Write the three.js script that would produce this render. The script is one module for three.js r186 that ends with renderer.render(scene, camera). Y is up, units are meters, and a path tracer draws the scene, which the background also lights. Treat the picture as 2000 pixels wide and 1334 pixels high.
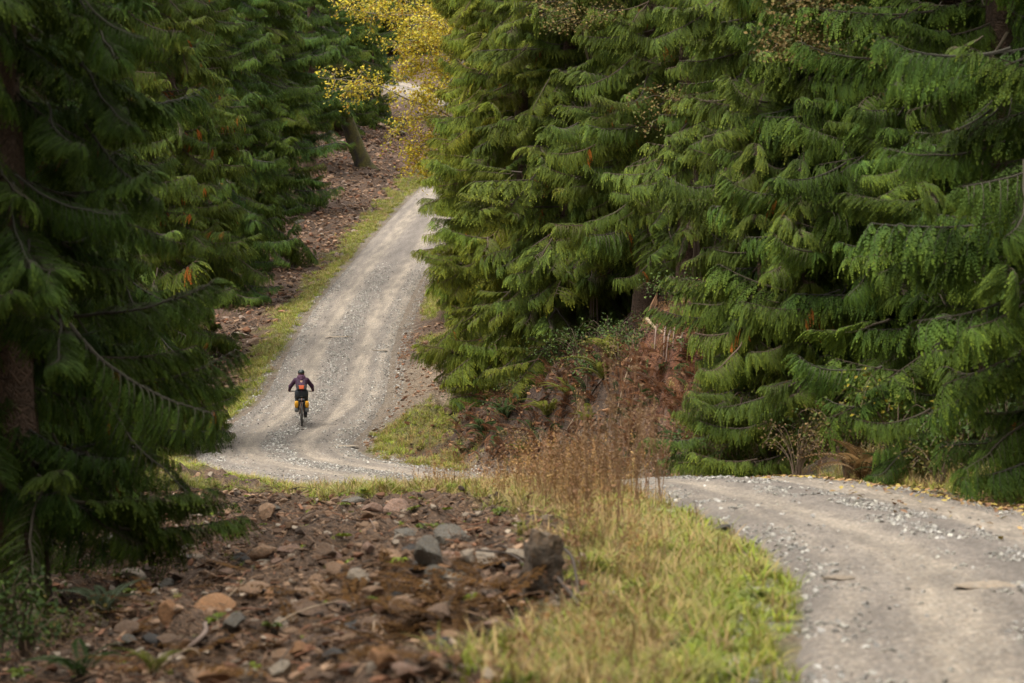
import * as THREE from 'three';
import { mergeGeometries, mergeVertices } from 'three/addons/utils/BufferGeometryUtils.js';
import { MarchingCubes } from 'three/addons/objects/MarchingCubes.js';
import { createNoise2D, createNoise3D } from 'simplex-noise';

// ------------------------------------------------------------------ camera, sky, sun, exposure
const scene = new THREE.Scene();
const FOV = 15, PITCH = THREE.MathUtils.degToRad(4.1), FPX = 667 / Math.tan(THREE.MathUtils.degToRad(FOV / 2));
const camera = new THREE.PerspectiveCamera(FOV, 2000 / 1334, 0.5, 1500);
camera.position.set(0, 0, 0);
camera.rotation.set(-PITCH, 0, 0);
camera.focus = 82;
camera.userData.fStop = 2.5;
scene.add(camera);

const SUN_DIR = new THREE.Vector3(-0.42, 0.9, 0.3).normalize();
{ // overcast sky, brighter towards the zenith and softly round the veiled sun
  const W = 256, H = 128, data = new Float32Array(W * H * 4);
  for (let j = 0; j < H; j++) for (let i = 0; i < W; i++) {
    const el = ((j + 0.5) / H - 0.5) * Math.PI, az = ((i + 0.5) / W - 0.5) * 2 * Math.PI;
    const dx = Math.cos(az) * Math.cos(el), dy = Math.sin(el), dz = Math.sin(az) * Math.cos(el);
    const s = Math.max(0, dy);
    const toSun = Math.max(0, dx * SUN_DIR.x + dy * SUN_DIR.y + dz * SUN_DIR.z);
    let L = (1 + 2 * s) / 3 * (0.75 + 0.55 * toSun ** 3);
    if (dy < 0) L = 0.33 * 0.8;
    const o = (j * W + i) * 4;
    data[o] = 0.86 * L; data[o + 1] = 0.86 * L; data[o + 2] = 0.83 * L; data[o + 3] = 1;
  }
  const t = new THREE.DataTexture(data, W, H, THREE.RGBAFormat, THREE.FloatType);
  t.mapping = THREE.EquirectangularReflectionMapping; t.magFilter = THREE.LinearFilter; t.minFilter = THREE.LinearFilter; t.needsUpdate = true;
  scene.background = t; scene.environment = t;
}
const sun = new THREE.DirectionalLight(new THREE.Color(1, 0.93, 0.8), 1.5);
sun.position.copy(SUN_DIR).multiplyScalar(200).add(new THREE.Vector3(0, 0, -70));
sun.target.position.set(0, -5, -70);
sun.castShadow = true; sun.shadow.radius = 75; sun.shadow.mapSize.set(2048, 2048);
Object.assign(sun.shadow.camera, { left: -90, right: 90, top: 120, bottom: -120, near: 1, far: 500 });
scene.add(sun, sun.target);

const renderer = new THREE.WebGLRenderer({ antialias: true });
renderer.toneMapping = THREE.LinearToneMapping;
renderer.toneMappingExposure = 3.5;
renderer.shadowMap.enabled = true;
renderer.shadowMap.type = THREE.PCFSoftShadowMap;

// ------------------------------------------------------------------ helpers
function rng(seed) { let a = seed >>> 0; return () => { a = (a + 0x6d2b79f5) | 0; let t = Math.imul(a ^ (a >>> 15), 1 | a); t = (t + Math.imul(t ^ (t >>> 7), 61 | t)) ^ t; return ((t ^ (t >>> 14)) >>> 0) / 4294967296; }; }
const n2 = createNoise2D(rng(11)), n3 = createNoise3D(rng(12)), n2b = createNoise2D(rng(13));
const clamp = (x, a = 0, b = 1) => Math.min(b, Math.max(a, x));
const lerp = (a, b, t) => a + (b - a) * t;
const sstep = (a, b, x) => { const t = clamp((x - a) / (b - a)); return t * t * (3 - 2 * t); };
const V = (x, y, z) => new THREE.Vector3(x, y, z);
const C = (r, g, b) => new THREE.Color().setRGB(r, g, b);
const fbm = (x, y, o = 4) => { let s = 0, a = 0.5; for (let i = 0; i < o; i++) { s += a * n2(x, y); x = x * 2.03 + 7.1; y = y * 2.03 - 3.7; a *= 0.5; } return s; };
const SINP = Math.sin(PITCH), COSP = Math.cos(PITCH);
// a sight line measured on the photograph plus a distance in metres gives a point of the place
function at(px, py, d) { const r = (px - 1000) / FPX, u = -(py - 667) / FPX; return V(r * d, (u * COSP - SINP) * d, -(COSP + u * SINP) * d); }
const side = (px, d) => (px - 1000) / FPX * d;

const used = {};
function numbered(n) { used[n] = (used[n] ?? -1) + 1; return used[n] ? n + '_' + String(used[n]).padStart(3, '0') : n; }
function tag(o, label, category, group, kind) { if (label) o.userData.label = label; if (category) o.userData.category = category; if (group) o.userData.group = group; if (kind) o.userData.kind = kind; return o; }
function shade(o) { o.castShadow = true; o.receiveShadow = true; return o; }
function thing(name, label, category, pos = [0, 0, 0], group) { const g = new THREE.Group(); g.name = numbered(name); g.position.set(...pos); scene.add(g); return tag(g, label, category, group); }
function part(name, geo, mat, parent) { const m = shade(new THREE.Mesh(geo, mat)); m.name = parent === scene ? numbered(name) : name; parent.add(m); return m; }
function single(name, geo, mat, label, category, group) { return tag(part(name, geo, mat, scene), label, category, group); }

class Geo { // triangles with colours, in two material groups
  constructor() { this.p = [[], []]; this.c = [[], []]; }
  tri(g, a, b, c, col) { this.p[g].push(a.x, a.y, a.z, b.x, b.y, b.z, c.x, c.y, c.z); for (let i = 0; i < 3; i++) this.c[g].push(col.r, col.g, col.b); }
  quad(g, a, b, c, d, col) { this.tri(g, a, b, c, col); this.tri(g, a, c, d, col); }
  tube(g, pts, r0, r1, col, n = 5) {
    let prev = null; const u = V(0.3, 1, 0.2).normalize();
    for (let i = 0; i < pts.length; i++) {
      const t = pts[Math.min(i + 1, pts.length - 1)].clone().sub(pts[Math.max(0, i - 1)]).normalize();
      const a = V().crossVectors(t, Math.abs(t.dot(u)) > 0.95 ? V(1, 0, 0) : u).normalize(), b = V().crossVectors(t, a);
      const r = lerp(r0, r1, i / (pts.length - 1)), ring = [];
      for (let k = 0; k < n; k++) { const f = k / n * 6.2832; ring.push(pts[i].clone().addScaledVector(a, Math.cos(f) * r).addScaledVector(b, Math.sin(f) * r)); }
      if (prev) for (let k = 0; k < n; k++) this.quad(g, prev[k], prev[(k + 1) % n], ring[(k + 1) % n], ring[k], col);
      prev = ring;
    }
  }
  build() {
    const g = new THREE.BufferGeometry(), both = this.p[0].length && this.p[1].length;
    g.setAttribute('position', new THREE.Float32BufferAttribute(this.p[0].concat(this.p[1]), 3));
    g.setAttribute('color', new THREE.Float32BufferAttribute(this.c[0].concat(this.c[1]), 3));
    if (both) { g.addGroup(0, this.p[0].length / 3, 0); g.addGroup(this.p[0].length / 3, this.p[1].length / 3, 1); }
    g.computeVertexNormals();
    return g;
  }
}
function tubeGeo(pts, radii, n = 7, rough = 0, seed = 1) { // a smooth closed tube with its own radius at each point
  const pos = [], idx = []; let ref = V(0.31, 0.2, 1).normalize();
  pts.forEach((p, i) => {
    const t = pts[Math.min(i + 1, pts.length - 1)].clone().sub(pts[Math.max(0, i - 1)]).normalize();
    if (Math.abs(t.dot(ref)) > 0.93) ref = V(1, 0.1, 0);
    const a = V().crossVectors(t, ref).normalize(), b = V().crossVectors(t, a);
    for (let k = 0; k < n; k++) { const f = k / n * 6.2832, r = radii[i] * (1 + rough * n3(Math.cos(f) * 1.3 + seed * 7, Math.sin(f) * 1.3, i * 0.35)); const q = p.clone().addScaledVector(a, Math.cos(f) * r).addScaledVector(b, Math.sin(f) * r); pos.push(q.x, q.y, q.z); }
  });
  for (let i = 0; i < pts.length - 1; i++) for (let k = 0; k < n; k++) { const a = i * n + k, b = i * n + (k + 1) % n; idx.push(a, b, b + n, a, b + n, a + n); }
  for (const e of [0, pts.length - 1]) { const c = pos.length / 3; pos.push(pts[e].x, pts[e].y, pts[e].z); for (let k = 0; k < n; k++) { const a = e * n + k, b = e * n + (k + 1) % n; e ? idx.push(a, b, c) : idx.push(b, a, c); } }
  const g = new THREE.BufferGeometry(); g.setAttribute('position', new THREE.Float32BufferAttribute(pos, 3)); g.setIndex(idx); g.computeVertexNormals(); return g;
}
function withUV(g, s = 1) { // box-mapped uv in metres
  const p = g.attributes.position, n = g.attributes.normal, uv = new Float32Array(p.count * 2);
  for (let i = 0; i < p.count; i++) {
    const ax = Math.abs(n.getX(i)), ay = Math.abs(n.getY(i)), az = Math.abs(n.getZ(i));
    if (ay > ax && ay > az) { uv[2 * i] = p.getX(i) * s; uv[2 * i + 1] = p.getZ(i) * s; } else if (ax > az) { uv[2 * i] = p.getZ(i) * s; uv[2 * i + 1] = p.getY(i) * s; } else { uv[2 * i] = p.getX(i) * s; uv[2 * i + 1] = p.getY(i) * s; }
  }
  g.setAttribute('uv', new THREE.BufferAttribute(uv, 2)); return g;
}
function curve(pts, n) { return new THREE.CatmullRomCurve3(pts, false, 'centripetal').getPoints(n); }

// ------------------------------------------------------------------ computed textures
function rasterTexture(size, seed, base, nBlobs, rMin, rMax, tone, stretch, power = 2) { // blobs of many sizes over a grainy base: { color, height }
  const r = rng(seed), col = new Float32Array(size * size * 3), hgt = new Float32Array(size * size);
  for (let y = 0; y < size; y++) for (let x = 0; x < size; x++) {
    const u = x / size * 6.2832, v = y / size * 6.2832;
    const f = 0.5 + 0.28 * n3(Math.cos(u) * 2.2, Math.sin(u) * 2.2, Math.cos(v) * 2.2 + 9) + 0.22 * n3(Math.sin(v) * 5, Math.cos(v) * 5 + 20, Math.cos(u) * 5 + Math.sin(u) * 3);
    const g = 0.86 + 0.28 * (r() - 0.5) + 0.3 * (f - 0.5), o = y * size + x;
    for (let k = 0; k < 3; k++) col[o * 3 + k] = base[k] * g;
    hgt[o] = 0.15 + 0.1 * f + 0.06 * r();
  }
  for (let i = 0; i < nBlobs; i++) {
    const rad = rMin + (rMax - rMin) * r() ** power, cx = r() * size, cy = r() * size, an = r() * 3.1416, st = 1 + r() * stretch, ca = Math.cos(an), sa = Math.sin(an), t = tone(r), H = 0.25 + 0.7 * rad / rMax;
    const R = Math.ceil(rad * st);
    for (let dy = -R; dy <= R; dy++) for (let dx = -R; dx <= R; dx++) {
      const a = (dx * ca + dy * sa) / st, b = -dx * sa + dy * ca, q = (a * a + b * b) / (rad * rad);
      if (q > 1) continue;
      const o = (((Math.round(cy) + dy) % size + size) % size) * size + ((Math.round(cx) + dx) % size + size) % size;
      const h = H * Math.sqrt(1 - q * 0.8);
      if (h < hgt[o] * 0.75) continue;
      hgt[o] = h; const g = 0.9 + 0.2 * r();
      for (let k = 0; k < 3; k++) col[o * 3 + k] = t[k] * g;
    }
  }
  const cd = new Uint8Array(size * size * 4), hd = new Uint8Array(size * size * 4);
  for (let o = 0; o < size * size; o++) {
    for (let k = 0; k < 3; k++) { cd[o * 4 + k] = 255 * Math.pow(clamp(col[o * 3 + k]), 1 / 2.2); hd[o * 4 + k] = 255 * clamp(hgt[o]); }
    cd[o * 4 + 3] = hd[o * 4 + 3] = 255;
  }
  const mk = (d, srgb) => { const t = new THREE.DataTexture(d, size, size); t.wrapS = t.wrapT = THREE.RepeatWrapping; t.magFilter = THREE.LinearFilter; t.minFilter = THREE.LinearMipmapLinearFilter; if (srgb) t.colorSpace = THREE.SRGBColorSpace; t.needsUpdate = true; return t; };
  return { color: mk(cd, true), height: mk(hd, false) };
}
// the maps carry relative tone (about 0.7); the vertex colours carry the base colour of each patch
const gravelTex = rasterTexture(1024, 21, [0.6, 0.59, 0.57], 15000, 1.5, 9, (r) => { const g = 0.34 + 0.66 * r() ** 1.1, w = (r() - 0.5) * 0.1; return [g * (1 + w), g, g * (1 - w)]; }, 0.9, 3);
const soilTex = rasterTexture(1024, 22, [0.5, 0.47, 0.44], 12000, 1.2, 8, (r) => { const g = 0.16 + 0.84 * r() ** 1.7, w = r() * 0.25; return [g * (1 + w * 0.5), g * (1 - w * 0.2), g * (1 - w)]; }, 1.3, 3.2);
const barkTex = rasterTexture(512, 23, [0.6, 0.56, 0.52], 2600, 2, 7, (r) => { const g = 0.35 + 0.55 * r(); return [g * 1.05, g, g * 0.94]; }, 9, 2);
const rockTex = rasterTexture(512, 24, [0.72, 0.7, 0.68], 1800, 1, 14, (r) => { const g = 0.45 + 0.5 * r(), w = (r() - 0.4) * 0.25; return [g * (1 + w), g, g * (1 - w)]; }, 1.2, 2);

const std = (o) => new THREE.MeshStandardMaterial({ roughness: 0.95, metalness: 0, ...o });
const M = {
  ground: std({ vertexColors: true, map: soilTex.color, bumpMap: soilTex.height, bumpScale: 0.035, roughness: 1 }),
  road: std({ vertexColors: true, map: gravelTex.color, bumpMap: gravelTex.height, bumpScale: 0.014, roughness: 0.92 }),
  leaf: new THREE.MeshPhysicalMaterial({ vertexColors: true, roughness: 0.6, transmission: 0.12, thickness: 0, side: THREE.DoubleSide, ior: 1.4, specularIntensity: 0.18 }),
  grass: new THREE.MeshPhysicalMaterial({ vertexColors: true, roughness: 0.75, transmission: 0.3, thickness: 0, side: THREE.DoubleSide, ior: 1.35 }),
  wood: std({ vertexColors: true }),
  bark: std({ color: C(0.16, 0.105, 0.075), map: barkTex.color, bumpMap: barkTex.height, bumpScale: 0.05 }),
  barkGrey: std({ color: C(0.2, 0.17, 0.14), map: barkTex.color, bumpMap: barkTex.height, bumpScale: 0.03 }),
  plainV: std({ vertexColors: true }),
};

// ------------------------------------------------------------------ terrain: heights measured along sight lines, joined by a thin plate
const ctrl = [];
const cp = (px, py, d) => { const p = at(px, py, d); ctrl.push([p.x, -p.z, p.y]); };
const cw = (x, d, y) => ctrl.push([x, d, y]);
// the road's centre line: [x, distance ahead, height, half width]
const roadKeys = [
  [2.2, -30, -0.6, 2.1], [2.8, -10, -1.7, 2.1], [3.3, 4, -2.55, 2.1], [3.5, 10, -2.95, 2.1], [3.72, 16, -3.3, 2.1], [4.38, 22, -3.62, 2.1], [4.35, 28, -4.02, 2.1], [3.9, 34, -4.5, 2.05], [3.2, 40, -5.05, 2.05],
  [2.1, 46, -5.85, 2.05], [1.0, 53, -6.95, 2.1], [0.1, 60, -7.95, 2.2], [-1.3, 66, -8.5, 2.4], [-3.7, 70.5, -8.72, 2.6], [-6.3, 74.2, -8.78, 2.7], [-7.2, 79, -8.72, 2.6], [-6.8, 83, -8.58, 2.45],
  [-6.35, 87, -8.13, 2.25], [-6.35, 95, -7.24, 2.1], [-6.2, 106, -6.19, 2.05], [-5.5, 122, -4.71, 2.0], [-4.0, 145, -2.45, 2.0], [-2.2, 165, -0.5, 2.0], [-0.6, 182, 1.6, 2.0], [-2.2, 195, 3.4, 2.1], [-6.4, 201, 4.6, 2.2], [-9.4, 208, 5.6, 2.2], [-12.6, 217, 6.5, 2.2], [-19, 230, 7.8, 2.2], [-34, 246, 9.6, 2.2],
];
const roadCurve = new THREE.CatmullRomCurve3(roadKeys.map(([x, d, y]) => V(x, y, -d)), false, 'centripetal');
const ROADN = 1500, roadPts = [];
{
  const wCurve = new THREE.CatmullRomCurve3(roadKeys.map((k, i) => V(k[3], 0, i)), false, 'centripetal');
  for (let i = 0; i <= ROADN; i++) { const t = i / ROADN, p = roadCurve.getPoint(t), w = wCurve.getPoint(t).x; roadPts.push({ p, w, s: 0, x: 0, z: 0 }); }
  for (let i = 0; i <= ROADN; i++) {
    const a = roadPts[Math.max(0, i - 1)].p, b = roadPts[Math.min(ROADN, i + 1)].p, dx = b.x - a.x, dz = b.z - a.z, l = Math.hypot(dx, dz);
    roadPts[i].x = -dz / l; roadPts[i].z = dx / l; // to the right of travel
    if (i) roadPts[i].s = roadPts[i - 1].s + roadPts[i].p.distanceTo(roadPts[i - 1].p);
  }
}
const roadBuckets = new Map();
roadPts.forEach((r, i) => { const b = Math.floor(-r.p.z / 4); for (let k = b - 3; k <= b + 3; k++) { if (!roadBuckets.has(k)) roadBuckets.set(k, []); roadBuckets.get(k).push(i); } });
function nearRoad(x, z) { // nearest point of the centre line: { dist, lat (right positive), r }
  const list = roadBuckets.get(Math.floor(-z / 4)); let best = 1e9, bi = -1;
  if (list) for (const i of list) { const q = roadPts[i].p, e = (q.x - x) ** 2 + (q.z - z) ** 2; if (e < best) { best = e; bi = i; } }
  if (bi < 0) return { dist: 99, lat: 99, r: roadPts[0] };
  const r = roadPts[bi]; return { dist: Math.sqrt(best), lat: (x - r.p.x) * r.x + (z - r.p.z) * r.z, r };
}
for (const [x, d, y] of roadKeys) cw(x, d, y - 0.05);
// debris slope left of the near road, falling to the bend
[[920, 1334, 16.2], [700, 1334, 17.6], [300, 1334, 20.5], [0, 1334, 23], [1080, 1075, 25.3], [850, 1200, 22], [600, 1200, 23.5], [600, 1100, 29], [600, 1050, 34], [600, 1003, 42], [610, 988, 55], [300, 1200, 26], [60, 1235, 28], [350, 1100, 32], [350, 1000, 45], [420, 972, 62], [330, 905, 75], [300, 865, 82],
  [1000, 1020, 33], [850, 1010, 36], [850, 966, 48], [1000, 960, 45], [720, 978, 50], [1150, 952, 41], [100, 1000, 45], [100, 900, 66]].forEach((a) => cp(...a));
// slope left of the far road
[[330, 830, 87], [430, 765, 90], [400, 685, 98], [480, 565, 115], [560, 455, 132], [640, 383, 145], [705, 325, 155], [800, 340, 156], [760, 255, 176], [740, 205, 194], [760, 110, 235]].forEach((a) => cp(...a));
// cut bank and pull-out on the right of the bend, slope above
[[880, 905, 73.5], [1000, 905, 69], [900, 790, 82], [860, 700, 92], [920, 700, 92], [840, 590, 108], [960, 835, 74], [1050, 850, 69], [1100, 800, 67], [1100, 720, 71], [1250, 700, 61.5], [1300, 620, 64], [1200, 880, 59], [1350, 905, 49], [1400, 800, 51.5], [1450, 700, 56], [1700, 925, 41.5], [1900, 940, 37.5], [1850, 850, 43]].forEach((a) => cp(...a));
[[14, 45, -2], [20, 70, 2], [12, 92, -1.8], [4, 108, -4], [2, 130, -1.8], [4, 150, 0.5], [12, 150, 4], [8, 20, -2.6], [12, 8, -1.4], [-14, 8, -6], [-14, 30, -7.5], [-20, 60, -10], [-20, 90, -8], [-26, 120, -4.5], [-30, 150, 0], [-20, 180, 3], [-12, 170, 1.6], [6, 190, 6], [10, 210, 9], [-6, 222, 8.2], [-30, 220, 8], [0, 260, 15],
  [-200, 0, -22], [-200, 150, 0], [-200, 400, 40], [200, 0, 16], [200, 200, 36], [200, 400, 66], [0, 420, 52], [0, 320, 30], [0, -80, 4], [-60, 0, -11], [60, 0, 6], [-60, -80, -6], [60, -80, 8], [50, 100, 12], [-60, 100, -9], [60, 250, 28], [-60, 250, 14], [-1, 0, -1.75], [-1, 8, -2.6]].forEach((a) => cw(...a));
const tps = (() => {
  const n = ctrl.length, S = 50, U = (r2) => r2 < 1e-12 ? 0 : 0.5 * r2 * Math.log(r2), N = n + 3;
  const A = Array.from({ length: N }, () => new Float64Array(N + 1));
  for (let i = 0; i < n; i++) {
    for (let j = 0; j < n; j++) A[i][j] = U(((ctrl[i][0] - ctrl[j][0]) / S) ** 2 + ((ctrl[i][1] - ctrl[j][1]) / S) ** 2);
    A[i][i] += 0.0006;
    A[i][n] = A[n][i] = 1; A[i][n + 1] = A[n + 1][i] = ctrl[i][0] / S; A[i][n + 2] = A[n + 2][i] = ctrl[i][1] / S; A[i][N] = ctrl[i][2];
  }
  for (let c = 0; c < N; c++) {
    let p = c; for (let r = c + 1; r < N; r++) if (Math.abs(A[r][c]) > Math.abs(A[p][c])) p = r;
    [A[c], A[p]] = [A[p], A[c]];
    for (let r = c + 1; r < N; r++) { const f = A[r][c] / A[c][c]; if (f) for (let k = c; k <= N; k++) A[r][k] -= f * A[c][k]; }
  }
  const w = new Float64Array(N);
  for (let r = N - 1; r >= 0; r--) { let s = A[r][N]; for (let k = r + 1; k < N; k++) s -= A[r][k] * w[k]; w[r] = s / A[r][r]; }
  return (x, d) => { let s = w[n] + w[n + 1] * x / S + w[n + 2] * d / S; for (let i = 0; i < n; i++) s += w[i] * U(((x - ctrl[i][0]) / S) ** 2 + ((d - ctrl[i][1]) / S) ** 2); return s; };
})();
// how far a spot is a grassy verge, a pull-out, the red bank (0 to 1)
function zones(x, z, q = nearRoad(x, z)) {
  const d = -z, e = q.dist - q.r.w, w = fbm(x * 0.55, z * 0.55, 3);
  let grass = 0, pull = 0, bank = 0;
  if (d < 62 && q.lat < 0) { const wide = d < 40 ? 1.75 : lerp(1.75, 3.5, sstep(38, 45, d)) ; grass = Math.max(grass, sstep(wide + 0.35, wide - 0.35, e + w * 0.6) * sstep(-0.35, 0.15, e + w * 0.4)); }
  if (d >= 58 && d < 165 && q.lat < 0) grass = Math.max(grass, sstep(1.45, 0.8, e + w * 1.3) * sstep(-0.1, 0.35, e + w * 0.5) * sstep(56, 62, d));
  if (d > 14 && d < 44 && q.lat > 0) grass = Math.max(grass, sstep(0.1, 0.5, e) * sstep(2.4, 1.2, e));
  const blob = (cx, cd, rx, rd) => sstep(1.15, 0.75, Math.hypot((x - cx) / rx, (d - cd) / rd) + w * 0.5);
  grass = Math.max(grass, blob(-2.9, 79, 1.3, 4.2), blob(-2.0, 96, 1.4, 2.4), blob(-2.6, 73, 1.5, 1.8), blob(-3.2, 107, 0.5, 5), blob(-9.6, 69.5, 1.6, 3.2), blob(-7.4, 63, 2.4, 2.2));
  pull = blob(-2.6, 87.5, 2.0, 7.5);
  bank = sstep(0.2, 1.2, e) * sstep(-7, -3, x) * sstep(46, 52, d) * sstep(84, 76, d) * (q.lat > 0 ? 1 : 0);
  return { grass, pull, bank, e, lat: q.lat, d };
}
function ground(x, z) {
  const q = nearRoad(x, z), e = q.dist - q.r.w; let h = tps(x, -z);
  const rough = sstep(0.2, 2.2, e);
  h += rough * (0.2 * n2(x * 0.7, z * 0.7) + 0.11 * n2b(x * 1.9, z * 1.9) + 0.055 * n2(x * 4.3 + 5, z * 4.3));
  h += sstep(0, 0.6, e) * 0.025 * n2b(x * 7, z * 7);
  if (q.lat > 0 && -z > 44 && -z < 84) h += sstep(0.3, 1.6, e) * (0.22 * n2(x * 1.1 + 9, z * 1.1) + 0.1 * Math.abs(n2b(x * 2.6, z * 2.6)));
  if (q.dist < 14) { const y = q.r.p.y - 0.06; h = lerp(y, h, sstep(q.r.w * 0.98, q.r.w + 1.5, q.dist)); }
  return h;
}
const onGround = (px, d) => { const x = side(px, d); return V(x, ground(x, -d), -d); };
{
  const zs = [], xs = [];
  for (let d = -90; d < -6; d += 6) zs.push(d); for (let d = -6; d < 12; d += 0.6) zs.push(d); for (let d = 12; d < 40; d += 0.13) zs.push(d); for (let d = 40; d < 110; d += 0.24) zs.push(d); for (let d = 110; d < 180; d += 0.5) zs.push(d); for (let d = 180; d < 260; d += 1.2) zs.push(d); for (let d = 260; d <= 520; d += 10) zs.push(d);
  for (let x = -9; x <= 9; x += 0.125) xs.push(x); for (let x = 9.3, s = 0.3; x < 260; s *= 1.09, x += s) { xs.push(x); xs.unshift(-x); }
  const nx = xs.length, nz = zs.length, pos = new Float32Array(nx * nz * 3), col = new Float32Array(nx * nz * 3), uv = new Float32Array(nx * nz * 2), idx = [];
  for (let j = 0; j < nz; j++) for (let i = 0; i < nx; i++) {
    const x = xs[i], d = zs[j], o = j * nx + i, Z = zones(x, -d);
    pos[o * 3] = x; pos[o * 3 + 1] = ground(x, -d); pos[o * 3 + 2] = -d; uv[o * 2] = (x + 0.6 * pos[o * 3 + 1]) / 2.6; uv[o * 2 + 1] = (d + 0.8 * pos[o * 3 + 1]) / 2.6;
    const a = fbm(x * 0.35 + 3, d * 0.35, 4), b = fbm(x * 1.4, d * 1.4 + 8, 3), k = 0.5 + a * 0.7 + b * 0.35;
    let c = [lerp(0.10, 0.235, k), lerp(0.064, 0.155, k), lerp(0.043, 0.108, k)];
    const mixc = (t, f) => { c = c.map((v, m) => lerp(v, t[m], clamp(f))); };
    if (d > 92 || (Z.lat < 0 && d > 80)) mixc([0.08 + 0.1 * k, 0.05 + 0.062 * k, 0.034 + 0.044 * k], 0.8);
    mixc([0.082 + 0.07 * b, 0.048 + 0.04 * b, 0.033 + 0.022 * b], Z.bank * 0.9);
    mixc([0.17 + 0.09 * a, 0.066 + 0.035 * a, 0.032], Z.bank * sstep(1.2, 0.75, Math.hypot((x - 3.7) / 1.3, (d - 61) / 5) + b * 0.7) * 0.9);
    mixc([0.34, 0.28, 0.22], Z.pull * (0.75 + 0.4 * b));
    mixc([0.30, 0.26, 0.222], sstep(0.9, -0.1, Z.e + b * 1.2) * 0.85); // road gravel thrown into the verge
    if (d < 66 && d > 40 && Z.lat < 0) mixc([0.27, 0.20, 0.145], sstep(5.5, 2.5, Z.e) * 0.5);
    mixc([0.2 + 0.09 * b, 0.21 + 0.06 * b, 0.05], Z.grass * (0.75 + 0.5 * b));
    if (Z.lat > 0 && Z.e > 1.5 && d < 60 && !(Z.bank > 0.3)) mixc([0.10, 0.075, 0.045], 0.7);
    col.set(c.map((v) => v / 0.8), o * 3);
  }
  for (let j = 0; j < nz - 1; j++) for (let i = 0; i < nx - 1; i++) { const a = j * nx + i; idx.push(a, a + 1, a + nx + 1, a, a + nx + 1, a + nx); }
  const g = new THREE.BufferGeometry();
  g.setAttribute('position', new THREE.BufferAttribute(pos, 3)); g.setAttribute('color', new THREE.BufferAttribute(col, 3)); g.setAttribute('uv', new THREE.BufferAttribute(uv, 2)); g.setIndex(idx); g.computeVertexNormals();
  tag(part('ground', g, M.ground, scene), 'brown forest floor and verges sloping down to the bend and up behind', 'ground', null, 'structure');
}
// ------------------------------------------------------------------ gravel road
function roadAt(i, lat) { // point of the road surface
  const r = roadPts[i], x = r.p.x + r.x * lat, z = r.p.z + r.z * lat, u = lat / r.w;
  const rut = -0.035 * Math.exp(-(((Math.abs(lat) - 0.78) / 0.28) ** 2)) + 0.012 * n2(x * 1.1, z * 1.1) + 0.006 * n2b(x * 4, z * 4);
  const crown = 0.06 * (1 - u * u);
  return V(x, r.p.y + crown + rut - 0.13 * sstep(0.8, 1.0, Math.abs(u)), z);
}
{
  const cols = 44, pos = [], col = [], uv = [], idx = [];
  for (let i = 0; i <= ROADN; i++) for (let k = 0; k <= cols; k++) {
    const r = roadPts[i], u = (k / cols) * 2 - 1, wob = 0.22 * n2(r.s * 0.4, u > 0 ? 5 : 9) + 0.16 * n2b(r.s * 1.7, u > 0 ? 5 : 9) + 0.07 * n2(r.s * 5, u > 0 ? 2 : 7);
    const lat = u * (r.w + 0.12 + wob * Math.abs(u)), p = roadAt(i, lat);
    pos.push(p.x, p.y, p.z); uv.push(lat / 2.2, r.s / 2.2);
    const n = fbm(lat * 0.9, r.s * 0.05, 3), m = fbm(lat * 2.6 + 4, r.s * 0.35, 4);
    const track = Math.max(Math.exp(-(((lat - 0.9 + n * 0.2) / 0.36) ** 2)), Math.exp(-(((lat + 0.8 + n * 0.2) / 0.34) ** 2)), 0.75 * Math.exp(-(((lat - 1.75 + n * 0.3) / 0.24) ** 2)), 0.5 * Math.exp(-(((lat + 1.5 + n * 0.3) / 0.22) ** 2)));
    let c = [0.238, 0.203, 0.18];
    const tr = [0.39, 0.327, 0.266], f = clamp(track * (0.85 + 0.6 * m));
    c = c.map((v, q) => lerp(v, tr[q], f)); const k2 = 0.97 + 0.16 * n + 0.3 * m;
    const edge = sstep(0.78, 1, Math.abs(u) + m * 0.15) * 0.35; c = c.map((v, q) => lerp(v * k2, [0.24, 0.2, 0.165][q], edge));
    col.push(...c.map((v) => v / 0.84));
  }
  for (let i = 0; i < ROADN; i++) for (let k = 0; k < cols; k++) { const a = i * (cols + 1) + k; idx.push(a, a + 1, a + cols + 2, a, a + cols + 2, a + cols + 1); }
  const g = new THREE.BufferGeometry(); g.setAttribute('position', new THREE.Float32BufferAttribute(pos, 3)); g.setAttribute('color', new THREE.Float32BufferAttribute(col, 3)); g.setAttribute('uv', new THREE.Float32BufferAttribute(uv, 2)); g.setIndex(idx); g.computeVertexNormals();
  tag(part('gravel_road', g, M.road, scene), 'pale gravel forest road winding through a dip and up the hill', 'road', null, 'structure');
}

// ------------------------------------------------------------------ scattering
const tmpM = new THREE.Matrix4(), tmpQ = new THREE.Quaternion(), tmpE = new THREE.Euler(), tmpC = new THREE.Color();
function scatter(name, geo, mat, list, parent, label, category, kind = 'stuff') { // list of [pos, quaternion, scale (number or Vector3), colour]
  const m = shade(new THREE.InstancedMesh(geo, mat, list.length));
  m.name = parent === scene ? numbered(name) : name; parent.add(m);
  list.forEach(([p, q, s, c], i) => { m.setMatrixAt(i, tmpM.compose(p, q, typeof s === 'number' ? V(s, s, s) : s)); if (c) m.setColorAt(i, c); });
  return tag(m, label, category, null, kind);
}
const quat = (x, y, z) => new THREE.Quaternion().setFromEuler(tmpE.set(x, y, z, 'YXZ').clone());

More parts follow.
